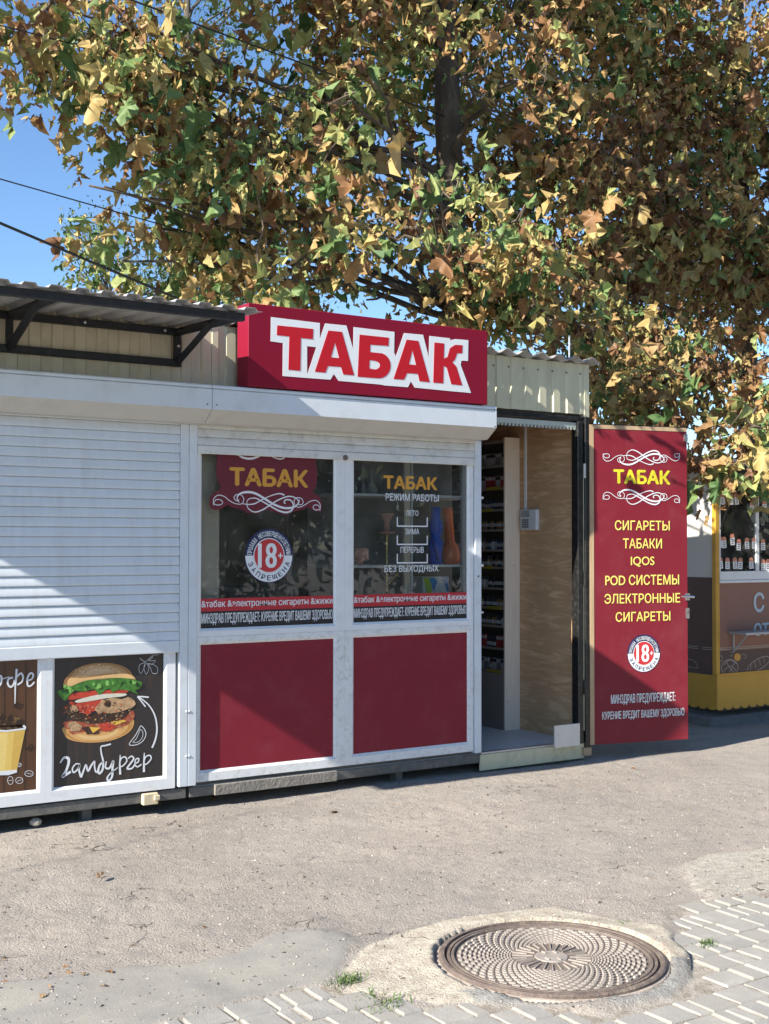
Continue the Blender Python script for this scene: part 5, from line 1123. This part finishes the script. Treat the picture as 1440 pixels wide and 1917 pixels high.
def leaves_mesh(name, P, size, tone, shapes, m, spread=.7, grp=None):
    n = len(P); Rm = rotmats(n, spread, grp); sid = RNG.integers(0, len(shapes), n); Vs = []; Fs = []; A = []; off = 0
    for k, (V, T) in enumerate(shapes):
        ii = np.where(sid == k)[0]
        if not len(ii): continue
        W = np.einsum('nij,vj->nvi', Rm[ii], V)*size[ii][:, None, None]+P[ii][:, None, :]; nv = len(V)
        Vs.append(W.reshape(-1, 3)); Fs.append((T[None]+off+(np.arange(len(ii))*nv)[:, None, None]).reshape(-1, 3)); A.append(np.repeat(tone[ii], nv)); off += nv*len(ii)
    return np_mesh(name, np.concatenate(Vs), np.concatenate(Fs), [M[m]], False, dict(tone=np.concatenate(A)))
def lobes_pts(n, lobes, thr=-.45):
    vol = np.array([l[3]*l[4]*l[5]*l[6] for l in lobes]); k = RNG.choice(len(lobes), n, p=vol/vol.sum()); L_ = np.array([l[:6] for l in lobes])[k]
    d = RNG.normal(0, 1, (n, 3)); d /= np.linalg.norm(d, axis=1)[:, None]; P = L_[:, :3]+d*(RNG.random(n)**.42)[:, None]*L_[:, 3:6]
    q = P*2.3; g = np.sin(q[:, 0]*1.3+1.7*np.sin(q[:, 2]*.9))+np.sin(q[:, 1]*1.1+1.3*np.sin(q[:, 0]*.8)+2)+np.sin(q[:, 2]*1.5+1.5*np.sin(q[:, 1]*.7)+q[:, 0]*.5)
    h_ = np.sin(P[:, 0]*6.1+1.3*np.sin(P[:, 2]*4))+np.sin(P[:, 2]*6.7+P[:, 1]*3)+np.sin(P[:, 1]*5.3+P[:, 0]*2.2)
    return P[(g > thr) & (h_ > -1.1)]
def keep(P):
    """no branch grows into the lit front of the sign, the roofs or the open sky on the left"""
    t = (P[:, 1]+.2)/SUN[1]; 
    q = P-SUN*((P[:, 1]+.22)/SUN[1])[:, None]; front = P[:, 1] < -.22
    hit = front & (q[:, 0] > 2.6) & (q[:, 0] < 5.02) & (q[:, 2] > 2.2) & (q[:, 2] < 2.95)
    roof = (P[:, 2] < 2.90) & (P[:, 0] < 6.0) & (P[:, 1] < 2.4); hall = (P[:, 0] > BX-.3) & (P[:, 2] < 2.2) & (P[:, 1] > BY-.4)
    gap = (P[:, 1] < .5) & (P[:, 0] > 3.0) & (P[:, 0] < 5.9) & (P[:, 2] < 3.12)
    X, Y, _ = (lambda d: (720+CF*(d@_r)/(d@_w), 958.5-CF*(d@_u)/(d@_w), 0))(P-CP)
    t_ = np.array((6.45, 2.2, 4)); trunk = (np.abs((P-CP)[:, 0]/(P-CP)[:, 1]-(6.36-.03*(P[:, 2]-3))/(8.684)) < .022) & (P[:, 1] < 2.4) & (P[:, 0] < 6.6) & (RNG.random(len(P)) < .25)
    sky = (X < 105) & (Y > 235) & (Y < 640) & (P[:, 1] > -1)
    return ~(trunk | hit | roof | hall | gap | sky)
def sprays(n, per, lobes, rad, tone_mu, tone_sd):
    C = lobes_pts(n, lobes); n = len(C); k = np.repeat(np.arange(n), per); P = C[k]+RNG.normal(0, 1, (len(k), 3))*np.array([rad, rad, rad*.8]); tb = np.clip(RNG.normal(tone_mu, tone_sd, n), 0, 1)[k]
    tone = np.clip(tb+RNG.normal(0, .12, len(k)), 0, 1); ok = keep(P); global GRP; GRP = k[ok]; return C, P[ok], tone[ok]
def lobe(x, y, Y, rx, ry, rz, w=1.0): c = at(x, y, Y); return (c[0], c[1], c[2], rx, ry, rz, w)
def limb(b, p, q, r0, r1, n=6, sag=.0, wob=.08, sides=6):
    p, q = np.array(p), np.array(q); pts = []
    for i in range(n+1):
        t = i/n; j = RNG.normal(0, wob, 3)*(math.sin(math.pi*t)); pts.append(p*(1-t)+q*t+j+np.array([0, 0, sag*math.sin(math.pi*t)]))
    b.tube(pts, [r0+(r1-r0)*i/n for i in range(n+1)], sides); return pts
main_lobes = [
 lobe(620, 230, 2.6, 2.0, 1.5, 1.25, 1.2), lobe(900, 60, 3.0, 2.0, 1.7, 1.1), lobe(330, 330, 2.2, .85, 1.0, .95, 1.5), lobe(230, 130, 1.8, 1.0, 1.0, .75, 1.5),
 lobe(60, 60, 1.8, 1.0, 1.0, .62, 1.3), lobe(560, 450, 1.8, 1.3, .9, .55, 1.3), lobe(950, 420, 2.4, 1.4, 1.2, .9), lobe(700, -260, 2.3, 3.6, 2.0, 1.2, 1.3), lobe(500, -330, 1.6, 2.2, 1.2, 1.0, 1.4), lobe(-50, -250, 1.9, 1.8, 1.4, 1.0, .7),  # unseen crown above the frame, added to keep sun off the right tree
 lobe(640, 140, .7, .55, .4, .32, 1.1), lobe(980, 100, .9, .8, .5, .35, 1.), lobe(820, 430, .75, .6, .4, .35, 1.1), lobe(1020, 590, .58, .5, .3, .22, 3), lobe(760, 545, 1.7, 1.2, .8, .28, 3.2), lobe(860, 470, 1.2, .8, .5, .35, 1.6), (6.2, .30, 3.06, .6, .30, .22, 4), (5.4, .35, 3.5, .5, .3, .25, 3), (5.7, 1.2, 3.35, .9, .6, .35, 3), (5.9, .8, 3.9, .8, .5, .4, 2), lobe(820, 380, -.3, .35, .25, .25, 3), lobe(190, 400, 1.9, .40, .6, .5, 1.6), lobe(250, 500, 2.2, .55, .6, .35, 1.3), lobe(420, 520, 1.6, .5, .5, .25, 1.)]
right_lobes = [
 lobe(1250, 200, 3.2, 2.0, 1.6, 1.5, 1.3), lobe(1420, 450, 2.6, 1.7, 1.5, 1.3, 1.4), lobe(1150, 500, 3.0, 1.4, 1.3, .9, 1.2), lobe(1300, 690, 1.3, .95, .8, .42, 1.5), lobe(1420, 760, .5, .65, .6, .40, 1.8), lobe(1360, 860, -.15, .36, .22, .18, 6.), lobe(1420, 800, -.3, .35, .25, .2, 3.),
 lobe(1350, -250, 3.0, 2.6, 2.2, 1.4, .8), lobe(1130, 650, 2.2, .9, .8, .35, 2.2), lobe(1210, 720, 1.0, .55, .4, .22, 3), lobe(1180, 740, 1.6, .6, .5, .3, 1.5), lobe(1700, 400, 2.6, 1.6, 1.8, 1.8, .9), lobe(1080, 300, 2.0, 1.0, .8, .8)]
def plane_tree(nm, label, base, top, lobes, n, per, size, single, tmu):
    t = thing(nm, tuple(base), label, 'tree'); b = MB(); base = np.array(base); top = np.array(top); pts = []; rs_ = []
    for i in range(15):
        f = i/14; pts.append(base*(1-f)+top*f+np.array([.05*math.sin(f*7), .04*math.cos(f*5), 0])); rs_.append(.150-.060*f+(.05 if i == 0 else 0))
    b.tube(pts, rs_, 12); b.build('trunk', M['bark'], t, smooth=True)
    C, P, tone = sprays(n, per, lobes, .17, tmu, .24); grp = GRP
    ends = []
    for l in lobes:
        for j in range(2):
            c = np.array(l[:3])+RNG.uniform(-.4, .4, 3)*np.array(l[3:6]); f = np.clip((c[2]+.1*j-.5-base[2])/(top[2]-base[2]), .42, 1); s_ = base*(1-f)+top*f
            if c[2] < 3.5 and j: continue
            b = MB(); pp = limb(b, s_, c, .030, .008, 8, .10, .06); b.build('branch', M['bark'], t, smooth=True); ends += [np.array(p) for p in pp[3:]]
    E_ = np.array(ends); b = MB(); Ck = C[keep(C)]
    for c in Ck[RNG.permutation(len(Ck))[:520]]:
        e = E_[np.argmin(((E_-c)**2).sum(1))]; 
        if np.linalg.norm(e-c) < 1.6: limb(b, e, c, .010, .004, 4, .03, .05, 4)
    b.build('twigs', M['twig'], t, kind='stuff')
    sz = np.exp(RNG.normal(-.10, .50, len(P))).clip(.30, 2.3)*size
    X, Y, Z = (lambda d: (720+CF*(d@_r)/(d@_w), 958.5-CF*(d@_u)/(d@_w), d@_w))(P-CP)
    big = np.where((X > -20) & (X < 1460) & (Y > -20) & (Y < 1000), sz/Z, 0); order = np.argsort(-big*RNG.uniform(.6, 1, len(big))); s = order[:single]; r_ = order[single:]
    mesh_ = []
    for i, (V, T) in enumerate(PLF):
        mesh_.append(np_mesh('leaf', V, T, [M['plane_leaf_single']], True))
    Rm = rotmats(len(s), .6)
    for k, i in enumerate(s):
        o = bpy.data.objects.new('leaf', mesh_[k % len(mesh_)]); COL.objects.link(o); o.parent = t
        mw = Matrix(Rm[k].tolist()).to_4x4(); o.matrix_parent_inverse = Matrix.Translation(-Vector(t.location)); sc = float(sz[i])*1.0
        o.matrix_basis = Matrix.Translation(Vector(P[i]))@mw@Matrix.Diagonal((sc, sc, sc, 1))
    put('crown', leaves_mesh('crown', P[r_], sz[r_], tone[r_], PLV, 'plane_leaf', .7, grp[r_]), t, kind='stuff')
    return t
plane_tree('plane_tree', 'large plane tree with yellowing leaves, its trunk rising behind the tobacco kiosk', (6.46, 2.2, 0), (6.22, 2.2, 8.2), main_lobes, 3700, 13, .118, 300, .47)
plane_tree('plane_tree', 'shaded brown leaved plane tree hanging over the bread kiosk', (11.6, 3.4, 0), (11.2, 3.3, 8.2), right_lobes, 4100, 13, .120, 300, .64)  # browner leaf tone also darkens this crown, deepening its shade by colour
def green_tree(label, base, hgt, lobes, n, per, size, tmu=.5, nm='poplar_tree', rad=.3):
    t = thing(nm, tuple(base), label, 'tree'); b = MB(); limb(b, base, (base[0], base[1], base[2]+hgt), .16, .04, 8, 0, .05, 8); b.build('trunk', M['far_bark'], t, smooth=True)
    C, P, tone = sprays(n, per, lobes, rad, tmu, .22); sz = RNG.normal(1, .25, len(P)).clip(.4, 1.6)*size
    b = MB()
    for c in C[:60]: limb(b, (base[0], base[1], max(base[2]+1, c[2]-.7)), c, .02, .006, 3, 0, .05, 4)
    b.build('branches', M['far_bark'], t, kind='stuff'); put('crown', leaves_mesh('crown', P, sz, tone, SLV, 'green_leaf', .9), t, kind='stuff')
pbase = at(345, 900, 8.5)
green_tree('slim dark green poplar behind the left half of the plane tree', (pbase[0], 8.5, 0), 9, [(*at(365, 420, 8.5)[:3], .75, .75, 1.1, 1), (*at(375, 200, 8.5)[:3], .6, .7, 1.4, 1), (*at(400, 30, 8.5)[:3], .5, .6, 1.3, 1)], 900, 12, .07, .4)
b2 = at(200, 900, 10)
green_tree('small leaved bushy tree low behind the roof of the snack kiosk', (b2[0], 10, 0), 4.2, [(*at(175, 480, 10)[:3], .5, .8, .65, 1), (*at(290, 540, 10)[:3], 1.0, .8, .5, 1), (*at(480, 560, 10)[:3], 1.0, .8, .5, 1)], 650, 12, .075, .6, 'leafy_tree', .22)
b3 = at(1150, 900, 9)
green_tree('dark green tree far behind the plane trees on the right', (b3[0], 9, 0), 7, [(*at(1050, 560, 9)[:3], 1.8, 1.2, 1.2, 1), (*at(1400, 520, 9)[:3], 2.2, 1.2, 1.6, 1), (*at(1250, 250, 9)[:3], 1.6, 1.2, 1.5, 1)], 900, 12, .10, .35, 'leafy_tree', .35)
# the trees across the path whose reflection darkens the glass
for i, (x, y, s_, lab) in enumerate(((8.5, -13.5, 1.0, 'broad tree across the path mirrored in the left hand kiosk glass'), (13.0, -12.0, 1.1, 'broad tree across the path mirrored in the right hand kiosk glass'), (17.5, -10.0, 1.1, 'broad tree across the path farthest to the right'))):
    green_tree(lab, (x, y, 0), 5, [(x, y, 4.4, 2.8*s_, 2.2*s_, 3.4, 1), (x+1, y-1, 2.2, 2.6*s_, 2, 2.0, 1)], 2000, 10, .34, .3, 'leafy_tree', .4)

# ------------------------------------------------------------------ cables
def cable(p, q, r, sag, label):
    p, q = p-(q-p)*2.2, q+(q-p)*1.2; pts = []
    for i in range(33): t = i/32; v = p*(1-t)+q*t; pts.append((v[0], v[1], v[2]-0*sag*4*t*(1-t)))
    b = MB(); b.tube(pts, r, 6); b.build('overhead_cable', M['cable_black'], None, label=label, cat='cable', group='cables above the kiosks')
cable(at(-300, 290, 1.1), at(900, 800, 3.0), .0095, .05, 'thick black overhead cable lowest of the cables at the left sky')
cable(at(-300, 250, 1.1), at(900, 590, 3.0), .0045, .03, 'thin overhead cable just above the thick one in the left sky')
cable(at(-300, -30, 1.1), at(1100, 330, 3.0), .0045, .04, 'thin overhead cable crossing the upper left foliage')
cable(at(300, 20, 1.0), at(1000, 280, 2.6), .006, .02, 'dark cable crossing the top middle of the foliage')
# ------------------------------------------------------------------ small things on the ground
fl = [np_mesh('fallen_leaf', PLV[i][0]*np.array([1, .5, 1]), PLV[i][1], [M['dry_leaf']], False) for i in range(4)]
FL = [(183, 1655, .09, 'pale curled dry leaf lying alone on the asphalt at the left'), (632, 1523, .06, 'small reddish dry leaf in front of the middle window post'), (1183, 1438, .05, 'tiny dry leaf in front of the open door'), (1385, 1680, .04, 'tiny dry leaf at the edge of the paving on the right')]
def fallen(x, y, z, s, lab, grp=None):
    o = put('fallen_leaf', random.choice(fl), None, lab, 'fallen leaf', grp, loc=(x, y, z+.006)); o.rotation_euler = (R(90)+random.uniform(-.35, .35), random.uniform(-.3, .3), random.uniform(0, 6.28)); o.scale = (s, s, s)
for x, y, s, lab in FL: p = on(x, y, 2, 0); fallen(p[0], p[1], gz(p[0], p[1])+.01, s, lab)
for i in range(16): x = random.uniform(.7, 4.9); y = random.uniform(.03, .5); fallen(x, y, gz(x, y), random.uniform(.06, .12), 'dry leaf lying in the gap under the kiosks', 'dry leaves under the kiosks')
for i in range(10): x = .8+i*.2+random.uniform(-.05, .05); fallen(x, AY+random.uniform(-.03, .1), 2.70, random.uniform(.05, .08), 'small dry leaf resting on the awning edge', 'dry leaves on the awning')
for i in range(14):
    x = random.uniform(1.0, 1.6); y = random.uniform(-2.45, -2.1); fallen(x, y, gz(x, y), random.uniform(.02, .04), 'tiny leaf scrap in the hollow at the left', 'leaf scraps in the hollow')
for i in range(34):
    x = random.uniform(.9, 5.6); y = random.uniform(-2.7, -.15)
    if y > pave_y(x)+.05 and math.hypot(x-MHC[0], y-MHC[1]) > .5: fallen(x, y, gz(x, y), random.uniform(.012, .03), 'tiny dry leaf scrap lying on the open asphalt', 'leaf scraps on the asphalt')
b = MB(); c = on(66, 1540, 2, 0); c = (on(68, 1538, 1, .02)); s = MB(); s.lathe((0, 0, 0), [(.01, -.02), (.025, -.01), (.028, .008), (.012, .022)], 9); s.v = [(c[0]+x*1.2, .03+y, gz(c[0], .03)+.03+z) for x, y, z in s.v]; s.build('stone', M['stone_chip'], None, label='pale round stone lying under the left kiosk', cat='stone')
def tuft(b, cx, cy, r, n, hgt):
    for i in range(n):
        x = cx+random.gauss(0, r); y = cy+random.gauss(0, r*.7); z = gz(x, y); a = random.uniform(0, 6.28); l = hgt*random.uniform(.5, 1.2); w = .0016; le = random.uniform(.4, 1.1)*l
        p = np.array([x, y, z-.003]); m_ = p+np.array([math.cos(a)*le*.4, math.sin(a)*le*.4, l*.7]); e = p+np.array([math.cos(a)*le, math.sin(a)*le, l*.85]); s_ = np.array([-math.sin(a)*w, math.cos(a)*w, 0])
        b.add([p-s_, p+s_, m_+s_, m_-s_, e], [(0, 1, 2, 3), (3, 2, 4)])
b = MB()
for px_, py_, r, n, hg in ((648, 1846, .030, 130, .028), (730, 1884, .040, 110, .024), (690, 1872, .03, 50, .018), (1323, 1773, .022, 80, .026), (885, 1850, .03, 40, .016), (1170, 1738, .02, 25, .012)): p = on(px_, py_, 2, -.01); tuft(b, p[0], p[1], r, n, hg)
b.build('grass', M['grass'], None, kind='stuff', label='small tufts of green grass growing between the pavers and the concrete', cat='grass')
print('tris', sum(len(m.polygons) for m in bpy.data.meshes))
